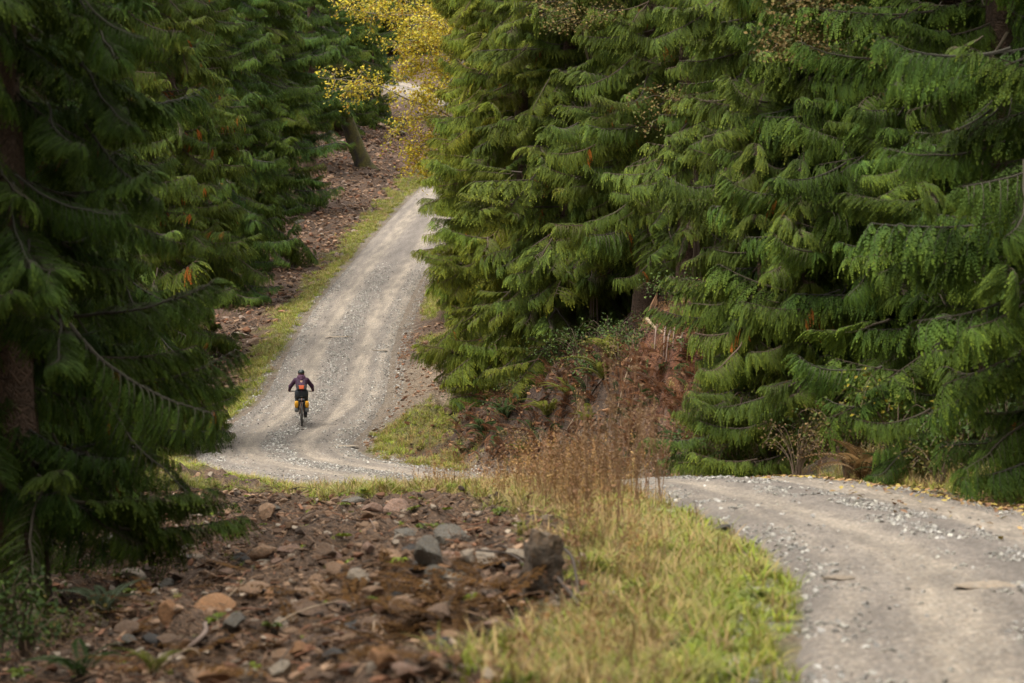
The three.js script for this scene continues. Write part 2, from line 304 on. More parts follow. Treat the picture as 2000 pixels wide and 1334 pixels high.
function stoneGeo(seed, detail = 1, flat = 0.7, facet = 0.35) { // an angular broken stone, about 1 m across
  const r = rng(seed); let g = new THREE.IcosahedronGeometry(0.5, detail); g.deleteAttribute('uv'); g.deleteAttribute('normal'); g = mergeVertices(g, 1e-4);
  const p = g.attributes.position, planes = Array.from({ length: 8 }, () => ({ n: V(r() - 0.5, r() - 0.5, r() - 0.5).normalize(), k: 0.2 + 0.16 * r() }));
  for (let i = 0; i < p.count; i++) {
    const v = V().fromBufferAttribute(p, i);
    for (const { n, k } of planes) { const e = v.dot(n) - k; if (e > 0) v.addScaledVector(n, -e * (0.75 + facet * 0.7)); }
    const s = 1 + 0.05 * n3(v.x * 4 + seed, v.y * 4, v.z * 4); p.setXYZ(i, v.x * s * 1.5, v.y * s * flat * 1.5, v.z * s * 1.5);
  }
  const f = g.toNonIndexed(); f.computeVertexNormals(); return f;
}
const stoneSmall = [1, 2, 3, 4].map((s) => stoneGeo(s, 1, 0.7));
const stoneBig = [31, 32, 33, 34, 35, 36, 37, 38].map((s) => withUV(stoneGeo(s, 3, 0.55 + 0.04 * (s % 5), 0.4), 1));

{ // loose gravel on the road
  const r = rng(50), lists = [[], [], [], []];
  for (let i = 0; i < 96000; i++) {
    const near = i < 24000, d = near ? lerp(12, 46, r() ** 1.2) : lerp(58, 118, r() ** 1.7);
    let lo = 0, hi = ROADN; while (lo < hi) { const m = (lo + hi) >> 1; if (-roadPts[m].p.z < d) lo = m + 1; else hi = m; }
    const ri = clamp(lo + Math.floor((r() - 0.5) * 10), 0, ROADN), R = roadPts[ri], u = r();
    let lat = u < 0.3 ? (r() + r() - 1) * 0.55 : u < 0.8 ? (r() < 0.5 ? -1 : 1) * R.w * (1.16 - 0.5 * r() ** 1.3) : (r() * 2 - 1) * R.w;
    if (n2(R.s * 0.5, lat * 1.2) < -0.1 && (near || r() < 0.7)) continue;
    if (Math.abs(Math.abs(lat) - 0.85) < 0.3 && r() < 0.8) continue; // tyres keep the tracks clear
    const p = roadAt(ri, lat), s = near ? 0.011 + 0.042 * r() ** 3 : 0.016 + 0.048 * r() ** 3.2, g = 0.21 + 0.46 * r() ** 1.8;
    if (Math.abs(lat) > R.w) p.y = Math.max(p.y, ground(p.x, p.z)); p.y += s * 0.12;
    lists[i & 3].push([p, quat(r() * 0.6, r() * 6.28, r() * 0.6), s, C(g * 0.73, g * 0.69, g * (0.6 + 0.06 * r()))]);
  }
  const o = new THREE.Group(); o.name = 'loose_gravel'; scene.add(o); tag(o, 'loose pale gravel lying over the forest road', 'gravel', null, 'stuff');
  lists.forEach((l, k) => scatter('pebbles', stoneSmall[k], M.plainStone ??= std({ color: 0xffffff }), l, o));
}

// ------------------------------------------------------------------ conifer boughs
function frond(g, start, dir, len, wide, droop, sd, r, col, dead) { // one flat hanging spray
  const n = Math.max(5, Math.round(len / 0.045)), d = dir.clone(), p = start.clone(), step = len / n, v = V(), out = V().crossVectors(d, sd).normalize();
  for (let i = 0; i <= n; i++) {
    const t = i / n, W = wide * (0.45 + 0.55 * Math.min(1, t / 0.3)) * Math.pow(1 - t * 0.92, 0.6);
    const base = p.clone();
    d.y -= droop * step / 0.5; d.addScaledVector(sd, (r() - 0.5) * 0.12); d.normalize(); p.addScaledVector(d, step);
    for (const s of i === n ? [0] : [-1, 1]) {
      const l = (s ? W : wide * 0.8) * (0.8 + 0.4 * r()), q = s ? d.clone().multiplyScalar(0.6).addScaledVector(sd, s * (0.72 + 0.2 * r())).addScaledVector(out, (r() - 0.5) * 0.16) : d.clone();
      q.y -= 0.12; q.normalize();
      const k = V().crossVectors(q, out).normalize(), hw = 0.026 + 0.1 * l, mid = base.clone().addScaledVector(q, l * 0.5).addScaledVector(out, (r() - 0.5) * 0.02), tip = base.clone().addScaledVector(q, l); tip.y -= l * 0.14;
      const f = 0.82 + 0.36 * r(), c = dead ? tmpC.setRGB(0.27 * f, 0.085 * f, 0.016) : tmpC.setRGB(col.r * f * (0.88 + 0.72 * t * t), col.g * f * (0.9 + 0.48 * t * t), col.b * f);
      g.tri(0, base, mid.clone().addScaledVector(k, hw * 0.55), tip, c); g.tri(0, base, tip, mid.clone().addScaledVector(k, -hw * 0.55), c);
      for (const w of [0.28, 0.58]) for (const s2 of [-1, 1]) { // side scales
        const b = base.clone().lerp(tip, w), e = b.clone().addScaledVector(q, l * 0.3).addScaledVector(k, s2 * l * (0.36 - 0.14 * w)).addScaledVector(out, (r() - 0.5) * 0.015);
        g.tri(0, b, e, v.copy(b).addScaledVector(q, l * 0.24).addScaledVector(k, s2 * -0.004).clone(), c);
      }
    }
  }
}
function bough(seed, o) { // a limb along +x, 3 m long, hung with sprays
  const r = rng(seed), g = new Geo(), L = 3, pts = [], ph = r() * 6;
  for (let i = 0; i <= 16; i++) { const t = i / 16; pts.push(V(t * L, L * (-o.sag * t + o.lift * t * t), 0.14 * Math.sin(t * 4 + ph) * t + 0.05 * n2(t * 3, seed))); }
  const wood = C(0.08, 0.058, 0.043), axis = new THREE.CatmullRomCurve3(pts);
  g.tube(1, pts, 0.034, 0.006, wood, 5);
  for (let t = 0.1 + r() * 0.03; t < 1; t += o.gap * (0.8 + 0.4 * r())) for (const s of [-1, 1]) {
    if (r() < 0.12) continue;
    const p = axis.getPoint(t), tan = axis.getTangent(t), tl = o.twig * (0.45 + 0.75 * Math.sin(Math.PI * (0.12 + 0.8 * t))) * (0.65 + 0.6 * r());
    const dir = tan.clone().multiplyScalar(0.55 + 0.3 * r()).addScaledVector(V(0, 0, 1), s * (0.75 + 0.25 * r())).add(V(0, 0.12 + o.up * r(), 0)).normalize();
    const tw = [p.clone()], q = p.clone(), d = dir.clone(), n = 6;
    for (let i = 0; i < n; i++) { d.y -= o.droop * 0.22; d.normalize(); q.addScaledVector(d, tl / n); tw.push(q.clone()); }
    g.tube(1, tw, 0.009, 0.003, wood, 3);
    const deadTwig = r() < o.dead, f = 0.75 + 0.5 * r(), col = C(o.col[0] * f, o.col[1] * f, o.col[2] * f);
    const m = Math.max(2, Math.round(tl / o.every));
    for (let i = 1; i <= m; i++) {
      const u = i / m * n, a = tw[Math.min(n - 1, Math.floor(u))], b = tw[Math.min(n, Math.floor(u) + 1)], base = a.clone().lerp(b, u - Math.floor(u)), td = b.clone().sub(tw[Math.min(n - 1, Math.floor(u))]).normalize(); if (i === m) td.copy(d);
      for (const s2 of i === m ? [0] : [-1, 1]) {
        const hd = V(td.x, 0, td.z).normalize(), across = V(-hd.z, 0, hd.x), fd = td.clone().multiplyScalar(0.7).addScaledVector(across, s2 * 0.6).add(V(0, -o.droop * 0.25, 0)).normalize();
        const sd = V().crossVectors(fd, V(0, 1, 0)); if (sd.lengthSq() < 0.01) sd.copy(across); sd.normalize().applyAxisAngle(fd, (r() - 0.5) * 1.3);
        frond(g, base, fd, o.len * (0.55 + 0.95 * r() ** 1.3), o.wide * (0.7 + 0.6 * r()), o.droop * (0.7 + 0.6 * r()), sd, r, col, deadTwig && r() < 0.7 || r() < o.dead * 0.25);
      }
    }
  }
  return g.build();
}
const cedarBoughs = [101, 102, 103, 104, 105, 106].map((s, i) => bough(s, { sag: [0.42, 0.3, 0.52, 0.2, 0.4, 0.34][i], lift: [0.3, 0.26, 0.36, 0.16, 0.18, 0.34][i], gap: 0.05, twig: 0.56, up: 0.3, droop: [1.3, 1.0, 1.5, 0.8, 1.2, 1.1][i], len: 0.3, wide: 0.08, every: 0.13, dead: [0.003, 0.004, 0.012, 0.002, 0.006, 0.003][i], col: [0.083, 0.12, 0.022] }));
const rustyBough = bough(107, { sag: 0.36, lift: 0.34, gap: 0.058, twig: 0.56, up: 0.25, droop: 1.2, len: 0.35, wide: 0.1, every: 0.155, dead: 0.16, col: [0.083, 0.12, 0.022] }); // older sprays turned orange
const hemlockBoughs = [111, 112, 113, 114].map((s, i) => bough(s, { sag: [0.12, 0.3, 0.2, 0.05][i], lift: [0.02, 0.14, 0.0, -0.06][i], gap: 0.055, twig: 0.8, up: 0.1, droop: 0.85, len: 0.28, wide: 0.078, every: 0.14, dead: 0.002, col: [0.098, 0.125, 0.021] }));
console.log('bough triangles', cedarBoughs[0].attributes.position.count / 3, hemlockBoughs[0].attributes.position.count / 3);

function conifer(name, label, base, o) {
  const r = rng(o.seed), t = thing(name, label, 'tree', [base.x, base.y, base.z], o.group), H = o.H, lean = V((r() - 0.5) * 0.03, 0, (r() - 0.5) * 0.03);
  const pts = [], rad = [];
  for (let i = 0; i <= 14; i++) { const f = i / 14, h = lerp(-0.5, H, f); pts.push(V(lean.x * h + 0.05 * n2(h * 0.3, o.seed), h, lean.z * h)); rad.push(o.r * (1 - f * 0.93) * (i === 0 ? 1.5 : i === 1 ? 1.12 : 1)); }
  part('trunk', withUV(tubeGeo(pts, rad, 12, 0.12, o.seed), 0.7), M.bark, t);
  const set = o.kind === 'hemlock' ? [...hemlockBoughs, cedarBoughs[0], cedarBoughs[1], cedarBoughs[4]] : o.rusty ? [...cedarBoughs, rustyBough] : cedarBoughs, lists = set.map(() => []);
  const dense = o.dense ?? 1, seen = o.seen ?? 12; let az = r() * 6.28, h = o.h0 ?? 0.5;
  while (h < H - 0.4) {
    const f = h / H, gap = (h < seen ? 0.098 : 0.12) / dense;
    const reach = o.L * Math.min(1, 0.72 + 0.28 * h / 3) * Math.pow(1 - f, 0.62) * (0.62 + 0.6 * r());
    az += 2.4 + (r() - 0.5) * 0.9; h += gap * (0.6 + 0.8 * r());
    if (reach < 0.35 || n3(Math.cos(az) * 1.2 + o.seed, h * 0.55, Math.sin(az) * 1.2) < -0.5) continue;
    const s = reach / 3, sv = V(s, s * lerp(1.1, 1.0, s), s * (0.9 + 0.3 * r())); if (s < 0.75) { sv.y = sv.z = Math.max(s, 0.62); }
    const pitch = (o.kind === 'hemlock' ? -0.06 : -0.14) + (r() - 0.5) * 0.85 + 0.3 * f - (h < 3 ? 0.12 : 0);
    const q = new THREE.Quaternion().setFromEuler(new THREE.Euler((r() - 0.5) * 0.9, az, pitch, 'YZX'));
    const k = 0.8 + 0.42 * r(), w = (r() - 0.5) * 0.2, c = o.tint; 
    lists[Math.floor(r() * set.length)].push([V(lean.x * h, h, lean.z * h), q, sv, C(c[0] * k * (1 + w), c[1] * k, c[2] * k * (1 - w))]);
    if (h < seen && reach > 1.2) for (let m = 0; m < 2; m++) { // side limbs of their own bearing, which break up the tiers
      const u = 0.4 + 0.45 * r(), p = V(reach * u, -0.1 * reach * u, (r() - 0.5) * 0.3).applyQuaternion(q).add(V(lean.x * h, h, lean.z * h)), ss = 0.3 + 0.3 * r(), k2 = k * (0.85 + 0.35 * r());
      const q2 = new THREE.Quaternion().setFromEuler(new THREE.Euler((r() - 0.5) * 1.2, az + (r() - 0.5) * 2.2, -0.15 + (r() - 0.5) * 1.1, 'YZX'));
      lists[Math.floor(r() * set.length)].push([p, q2, V(ss, ss * 1.25, ss * 1.1), C(c[0] * k2 * (1 - w), c[1] * k2, c[2] * k2 * (1 + w))]);
    }
  }
  for (const [bh, baz, bl, bp] of o.extra ?? []) { const s = bl / 3, k = 0.9 + 0.2 * r(); lists[Math.floor(r() * set.length)].push([V(0, bh, 0), new THREE.Quaternion().setFromEuler(new THREE.Euler(0, baz, bp, 'YZX')), V(s, Math.max(s, 0.7), Math.max(s, 0.7)), C(o.tint[0] * k, o.tint[1] * k, o.tint[2] * k)]); }
  const crown = new THREE.Group(); crown.name = 'crown'; crown.userData.kind = 'stuff'; t.add(crown);
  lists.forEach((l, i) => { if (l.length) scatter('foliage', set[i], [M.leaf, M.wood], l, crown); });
  return t;
}
const GREEN = [1, 1, 1], DEEP = [0.78, 0.9, 0.85], BLUE = [0.84, 1.0, 1.15], LIME = [1.28, 1.2, 0.95], CORNER_SHADE = [0.5, 0.6, 0.55];  // the last tint puts the near-left corner's shade into the foliage colour
// [px, distance, kind, height, reach, lowest bough, trunk radius, tint, label, density]
const trees = [
  // right of the road, nearest first
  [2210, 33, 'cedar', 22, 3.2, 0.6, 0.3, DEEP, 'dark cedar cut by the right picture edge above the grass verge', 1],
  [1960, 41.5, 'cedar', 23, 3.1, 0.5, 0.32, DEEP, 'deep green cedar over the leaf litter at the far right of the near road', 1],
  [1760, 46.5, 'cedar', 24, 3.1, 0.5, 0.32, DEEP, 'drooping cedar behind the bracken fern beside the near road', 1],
  [1575, 50.5, 'cedar', 24, 2.6, 0.4, 0.3, GREEN, 'cedar standing just right of the red cut bank, boughs to the ground', 1.1],
  [1465, 58, 'cedar', 24, 2.3, 2.4, 0.3, GREEN, 'cedar rising above the pale broken wood on the red bank', 1],
  [1265, 70, 'cedar', 25, 2.8, 2.2, 0.3, GREEN, 'cedar on top of the bank, left of the pale broken wood', 1],
  [1110, 74, 'hemlock', 24, 3.0, 0.6, 0.28, GREEN, 'feathery hemlock above the ferny middle of the cut bank', 1.1],
  [1010, 80, 'hemlock', 25, 3.0, 0.2, 0.3, LIME, 'bright hemlock leaning over the pull-out beside the bend', 1.1],
  [985, 90, 'cedar', 25, 2.2, 0.4, 0.3, LIME, 'yellow-green cedar bordering the climbing road behind the pull-out', 1.2],
  [976, 101, 'hemlock', 26, 2.5, 0.4, 0.3, LIME, 'yellow-green hemlock hiding the right edge of the climbing road', 1.2],
  [985, 114, 'hemlock', 25, 2.6, 0.6, 0.3, LIME, 'hemlock just in front of the yellow-leaved tree', 1.1],
  [975, 134, 'cedar', 26, 2.8, 0.6, 0.3, GREEN, 'tall cedar behind the yellow-leaved tree', 1],
  [1170, 88, 'cedar', 26, 3.2, 2, 0.3, GREEN, 'cedar in the second row above the middle of the bank', 0.8],
  [1370, 74, 'cedar', 26, 3.3, 2, 0.3, GREEN, 'cedar in the second row behind the red bank', 0.8],
  [1600, 61, 'cedar', 26, 3.4, 2, 0.3, DEEP, 'cedar in the second row behind the brown-leaved shrub', 0.8],
  [1850, 56, 'cedar', 26, 3.4, 2, 0.3, DEEP, 'shaded cedar in the second row towards the right edge', 0.8],
  [2110, 50, 'cedar', 26, 3.4, 2, 0.3, DEEP, 'shaded cedar in the second row at the right edge', 0.8],
  [1080, 104, 'cedar', 27, 3.4, 2, 0.3, GREEN, 'cedar deep in the wood behind the bright hemlock', 0.7],
  [1300, 94, 'cedar', 27, 3.4, 2, 0.3, GREEN, 'cedar deep in the wood above the cut bank', 0.6],
  [1520, 82, 'cedar', 27, 3.5, 2, 0.3, DEEP, 'cedar deep in the wood behind the second row', 0.6],
  [1780, 74, 'cedar', 27, 3.5, 2, 0.3, DEEP, 'cedar deep in the dark wood on the right', 0.6],
  [2080, 68, 'cedar', 27, 3.5, 2, 0.3, DEEP, 'cedar deep in the dark wood at the right edge', 0.6],
  [1660, 48.5, 'cedar', 22, 2.6, 0.4, 0.26, GREEN, 'slender cedar between the red bank cedar and the bracken cedar', 1],
  [1855, 44.5, 'cedar', 22, 2.6, 0.4, 0.26, DEEP, 'slender cedar behind the leaf litter strip', 1],
  [1345, 67, 'cedar', 24, 2.5, 1.9, 0.28, GREEN, 'cedar straight above the hanging roots of the red bank', 1],
  [1190, 74, 'cedar', 24, 2.7, 1.3, 0.28, GREEN, 'cedar between the bank hemlock and the lip of the red soil', 1],
  [1055, 86, 'hemlock', 25, 3.0, 0.6, 0.28, LIME, 'bright hemlock filling the gap behind the pull-out hemlock', 1],
  [1482, 47.3, 'cedar', 6.5, 1.6, 0.1, 0.09, GREEN, 'young cedar at the right foot of the red bank', 1.3],
  [1425, 50.5, 'cedar', 4.2, 1.0, 0.1, 0.07, GREEN, 'smallest young cedar touching the red soil', 1.3],
  [1575, 45.6, 'cedar', 5.5, 1.7, 0.1, 0.08, GREEN, 'young cedar behind the dry brown shrub', 1.2],
  [1925, 38.8, 'cedar', 5.0, 1.5, 0.3, 0.08, DEEP, 'young cedar behind the green shrub on the right', 1.1],
  [655, 170, 'hemlock', 22, 3.2, 0.3, 0.3, DEEP, 'dark hemlock right behind the mossy leaning trunk', 1],
  [728, 176, 'cedar', 9, 1.7, 0.2, 0.12, DEEP, 'small dark conifer right of the mossy leaning trunk', 1],
  // left of the road, nearest first
  [10, 28, 'cedar', 24, 1.75, 1.7, 0.36, CORNER_SHADE, 'large blurred cedar with a bare lower trunk in the near left corner', 1.15],
  [-180, 33, 'cedar', 24, 2.6, 0.5, 0.34, CORNER_SHADE, 'blurred cedar mostly outside the left picture edge', 1],
  [55, 41, 'cedar', 25, 2.4, 1.2, 0.3, CORNER_SHADE, 'dark cedar behind the large blurred cedar on the left', 1],
  [-160, 50, 'cedar', 25, 3.0, 0.6, 0.3, CORNER_SHADE, 'dark cedar far back at the left picture edge', 0.8],
  [115, 60, 'cedar', 25, 2.6, 0.4, 0.3, GREEN, 'cedar between the blurred corner tree and the bend', 1],
  [262, 77, 'cedar', 26, 3.1, 0.4, 0.3, GREEN, 'cedar with orange dead sprays left of the cyclist', 1.15],
  [340, 95, 'cedar', 26, 3.0, 0.4, 0.3, GREEN, 'cedar with long upturned limbs above the rubble slope', 1.1],
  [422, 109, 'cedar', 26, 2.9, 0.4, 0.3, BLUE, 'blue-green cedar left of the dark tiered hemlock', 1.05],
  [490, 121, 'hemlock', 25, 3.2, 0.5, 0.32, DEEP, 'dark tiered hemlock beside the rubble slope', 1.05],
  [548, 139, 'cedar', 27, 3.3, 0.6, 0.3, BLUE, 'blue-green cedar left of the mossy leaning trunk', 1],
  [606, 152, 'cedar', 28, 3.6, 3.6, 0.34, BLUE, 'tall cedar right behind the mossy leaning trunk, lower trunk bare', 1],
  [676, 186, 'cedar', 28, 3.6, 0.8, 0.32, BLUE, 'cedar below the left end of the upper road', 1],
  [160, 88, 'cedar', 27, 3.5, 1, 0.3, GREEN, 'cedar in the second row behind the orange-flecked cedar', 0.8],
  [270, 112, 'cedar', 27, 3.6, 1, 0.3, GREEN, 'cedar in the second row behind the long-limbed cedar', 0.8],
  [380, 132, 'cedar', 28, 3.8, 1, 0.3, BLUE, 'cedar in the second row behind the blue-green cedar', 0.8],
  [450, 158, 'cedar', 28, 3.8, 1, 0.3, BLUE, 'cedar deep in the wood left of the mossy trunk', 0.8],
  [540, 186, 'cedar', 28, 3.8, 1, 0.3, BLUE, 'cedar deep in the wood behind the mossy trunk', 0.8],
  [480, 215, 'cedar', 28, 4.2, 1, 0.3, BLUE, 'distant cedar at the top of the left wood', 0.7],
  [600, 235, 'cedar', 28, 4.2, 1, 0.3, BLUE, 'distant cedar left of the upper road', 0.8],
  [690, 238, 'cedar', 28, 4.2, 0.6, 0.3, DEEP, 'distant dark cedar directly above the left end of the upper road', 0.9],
  [760, 236, 'cedar', 28, 4.0, 0.6, 0.3, DEEP, 'distant dark cedar directly above the middle of the upper road', 0.9],
  [850, 232, 'cedar', 28, 4.0, 0.6, 0.3, DEEP, 'distant dark cedar above the right end of the upper road', 0.9],
  [930, 222, 'cedar', 28, 4.0, 0.6, 0.3, DEEP, 'distant cedar behind the yellow crown', 0.7],
  [720, 268, 'cedar', 30, 4.5, 0.6, 0.3, DEEP, 'farthest cedar high above the upper road', 0.8],
  [820, 265, 'cedar', 30, 4.5, 0.6, 0.3, DEEP, 'farthest cedar above the yellow crown', 0.8],
  [640, 272, 'cedar', 30, 4.5, 0.6, 0.3, DEEP, 'farthest cedar on the left skyline of the gap', 0.8],
];
trees.forEach(([px, d, kind, H, L, h0, rad, tint, label, dense], i) => {
  const b = onGround(px, d), vis = (at(px, 0, d).y - b.y) + 1.5;
  conifer(kind === 'hemlock' ? 'hemlock_tree' : 'cedar_tree', label, b, { kind, H, L, h0, r: rad, tint, seed: 300 + i * 7, dense: dense * 0.9, seen: vis, rusty: /orange|long upturned/.test(label), group: px > 840 ? 'conifers right of the road' : 'conifers left of the road' });
});
// trees beside and behind the viewer, which shade the near road and the left corner
[[-8, 3, 0.9], [-9, 13, 1], [-4, -8, 0.9], [9, 12, 0.7], [10, 22, 0.8], [8, -2, 0.7], [-8.5, 22, 1], [13, 32, 0.8], [-9.5, 17.5, 1], [-11.5, 29, 1], [-12.5, 37, 1], [-6.5, 9, 0.8], [-3, -15, 1], [-8, -5, 1], [-12, -12, 1], [8, -11, 1], [9, -22, 1], [-1, -27, 1], [8.4, 17, 1], [8.2, 6, 1]].forEach(([x, d, dn], i) => conifer('cedar_tree', ['cedar out of frame beside the viewer on the left', 'cedar out of frame below the left corner tree', 'cedar out of frame behind the viewer', 'cedar out of frame on the right of the near road', 'cedar out of frame beside the right edge of the near road', 'cedar out of frame behind the viewer across the road', 'cedar out of frame left of the blurred corner tree', 'cedar out of frame above the near road on the right', 'cedar out of frame just left of the lower picture edge', 'cedar out of frame left of the corner tree trunk', 'cedar out of frame at the far end of the left row', 'cedar out of frame nearest the viewer on the left', 'cedar out of frame close behind the viewer', 'cedar out of frame left behind the viewer', 'cedar out of frame far left behind the viewer', 'cedar out of frame right behind the viewer', 'cedar out of frame far right behind the viewer', 'cedar out of frame far behind the viewer', 'cedar out of frame close beside the near road on the right', 'cedar out of frame on the right level with the viewer'][i], V(x, ground(x, -d), -d), { kind: 'cedar', H: 25, L: 3.9, h0: 2.2, r: 0.32, tint: DEEP, seed: 900 + i, dense: dn * 0.9, seen: 3, group: 'conifers outside the picture' }));

function hit(px, py, d0 = 12) { let a = d0; for (let d = d0; d < 280; d += 0.25) { const p = at(px, py, d); if (p.y < ground(p.x, p.z)) { let lo = a, hi = d; for (let k = 0; k < 10; k++) { const m = (lo + hi) / 2, q = at(px, py, m); if (q.y < ground(q.x, q.z)) hi = m; else lo = m; } const q = at(px, py, hi); q.d = hi; return q; } a = d; } const q = at(px, py, 280); q.d = 280; return q; }

// ------------------------------------------------------------------ leaning mossy trunk and the yellow-leaved tree
{
  const b = hit(706, 326, 130), t = thing('mossy_tree', 'leaning moss-covered bare trunk on the rubble slope under the yellow branch', 'tree', [b.x, b.y, b.z]);
  const pts = curve([V(0.35, -0.5, 0), V(0.05, 0.3, 0), V(-0.45, 1.6, -0.2), V(-0.95, 3, -0.3), V(-1.2, 4.6, -0.5), V(-1.5, 7, -0.8), V(-1.7, 10, -1), V(-1.5, 14, -1)], 40);
  const g = withUV(tubeGeo(pts, pts.map((p, i) => (0.56 - 0.36 * i / 40) * (1 + 0.5 * Math.max(0, 1 - i / 4))), 14, 0.12, 3), 0.8), c = [];
  for (let i = 0; i < g.attributes.position.count; i++) { const x = g.attributes.position.getX(i), y = g.attributes.position.getY(i), m = sstep(-0.15, 0.35, fbm(x * 2 + 3, y * 1.1, 3) + 0.28 + g.attributes.normal.getX(i) * 0.3); c.push(lerp(0.045, 0.095, m), lerp(0.034, 0.085, m), lerp(0.027, 0.012, m)); }
  g.setAttribute('color', new THREE.Float32BufferAttribute(c, 3));
  part('trunk', g, std({ vertexColors: true, map: barkTex.color, bumpMap: barkTex.height, bumpScale: 0.04 }), t);
  const s = rng(61), limbs = []; for (let k = 0; k < 9; k++) { const y = 3.5 + k * 1.1, p0 = pts[Math.min(39, 10 + k * 3)].clone(), a = s() * 6.28, l = 1.2 + 2 * s(); limbs.push(tubeGeo(curve([p0, p0.clone().add(V(Math.cos(a) * l * 0.5, 0.2, Math.sin(a) * l * 0.5)), p0.clone().add(V(Math.cos(a) * l, 0.1 + 0.8 * s(), Math.sin(a) * l))], 8), Array.from({ length: 9 }, (_, i) => 0.07 - 0.006 * i), 6)); }
  limbs.forEach((l) => part('branch', l, M.barkGrey, t));
}
function leafBlob(g, p, size, r, col) { // one small leaf, folded along its midrib
  const q = quat(r() * 2.4 - 1.2, r() * 6.28, r() * 2.4 - 1.2), a = V(size, 0, 0).applyQuaternion(q), b = V(size * 0.45, size * 0.1, size * 0.36).applyQuaternion(q), c = V(size * 0.45, size * 0.1, -size * 0.36).applyQuaternion(q), o = p.clone();
  g.tri(0, o, p.clone().add(b), p.clone().add(a), col); g.tri(0, o, p.clone().add(a), p.clone().add(c), col);
}
function splitGeo(G) { const one = (k) => { const g = new THREE.BufferGeometry(); g.setAttribute('position', new THREE.Float32BufferAttribute(G.p[k], 3)); g.setAttribute('color', new THREE.Float32BufferAttribute(G.c[k], 3)); g.computeVertexNormals(); return g; }; return [one(0), one(1)]; }
{
  const b = onGround(905, 108), t = thing('yellow_leaved_tree', 'tree with bright yellow autumn leaves reaching out over the climbing road', 'tree', [b.x, b.y, b.z]);
  const r = rng(71), G = new Geo(), W = C(0.2, 0.17, 0.14), rel = (px, py, d) => at(px, py, d - 13).sub(b);
  const trunk = curve([V(0, -0.5, 0), V(-0.1, 3, 0), V(-0.3, 7, 0.1), V(-0.2, 11, 0), V(0, 16, 0.1)], 24);
  part('trunk', withUV(tubeGeo(trunk, trunk.map((_, i) => 0.2 - 0.006 * i), 9, 0.1, 5), 0.8), M.barkGrey, t);
  const limbs = [ // [points, leaves per metre, spread]
    [[[900, 70, 121], [835, 34, 119], [740, 28, 118], [665, 14, 117]], 300, 0.75], [[[900, 20, 121], [830, 12, 120], [760, -6, 119], [690, -12, 118]], 260, 0.7], [[[905, 130, 121], [850, 90, 119], [800, 80, 118], [765, 100, 117]], 420, 0.85],
    [[[905, 190, 121], [860, 140, 120], [810, 130, 118], [785, 130, 117]], 300, 0.6], [[[905, 250, 121], [870, 222, 119], [800, 196, 117], [735, 166, 116], [690, 158, 115.5], [625, 152, 115]], 150, 0.6], [[[735, 166, 116], [690, 180, 115.5], [655, 172, 115]], 150, 0.45],
    [[[905, 280, 121], [860, 250, 119], [820, 225, 118], [770, 250, 117]], 230, 0.7], [[[905, 300, 121], [860, 280, 119], [820, 285, 118], [790, 310, 117]], 210, 0.6], [[[905, 330, 121], [870, 320, 118], [840, 330, 117], [812, 345, 116.5]], 200, 0.55], [[[905, 90, 121], [880, 60, 118], [850, 40, 117], [800, 50, 116]], 350, 0.85],
    [[[905, 150, 121], [890, 120, 124], [850, 60, 125], [800, 20, 126]], 240, 0.8], [[[905, 60, 121], [930, 20, 120], [970, -20, 121], [1000, -60, 122]], 120, 0.8], [[[905, 120, 121], [870, 165, 118], [835, 175, 117], [800, 205, 116.5]], 300, 0.6], [[[905, 0, 121], [870, -40, 120], [820, -60, 119], [760, -60, 118]], 200, 0.9],
  ];
  for (const [p, dens, spread] of limbs) {
    const c = curve(p.map((a) => rel(...a)), 30); G.tube(1, c, 0.045, 0.01, W, 5);
    let len = 0; for (let i = 1; i < c.length; i++) len += c[i].distanceTo(c[i - 1]);
    const nt = Math.round(len * 11);
    for (let k = 0; k < nt; k++) {
      const u = (0.22 + 0.78 * r()) * 29, i = Math.floor(u), p0 = c[i].clone().lerp(c[i + 1], u - i), dir = V(r() - 0.5, (r() - 0.6) * 0.9, r() - 0.5).normalize(), l = spread * 1.35 * (0.4 + 0.9 * r());
      const tw = curve([p0, p0.clone().addScaledVector(dir, l * 0.5).add(V(0, 0.05, 0)), p0.clone().addScaledVector(dir, l).add(V(0, -0.12 * l, 0))], 5); G.tube(1, tw, 0.008, 0.003, W, 3);
      for (let m = 0; m < dens * len / nt * 0.72; m++) {
        const v = Math.sqrt(r()) * 4.99, j = Math.floor(v), q = tw[j].clone().lerp(tw[j + 1], v - j).add(V((r() - 0.5) * 0.4, (r() - 0.5) * 0.36, (r() - 0.5) * 0.4)), h = r(), f = 0.75 + 0.5 * r();
        leafBlob(G, q, 0.075 + 0.085 * r(), r, h < 0.62 ? tmpC.setRGB(0.6 * f, 0.49 * f, 0.045) : h < 0.82 ? tmpC.setRGB(0.4 * f, 0.38 * f, 0.05) : h < 0.93 ? tmpC.setRGB(0.4 * f, 0.23 * f, 0.025) : tmpC.setRGB(0.22 * f, 0.17 * f, 0.06));
      }
    }
  }
  const [lf, wd] = splitGeo(G); part('branches', wd, M.wood, t).userData.kind = 'stuff'; part('crown', lf, new THREE.MeshPhysicalMaterial({ vertexColors: true, roughness: 0.7, transmission: 0.45, thickness: 0, side: THREE.DoubleSide, specularIntensity: 0.4 }), t).userData.kind = 'stuff';
}

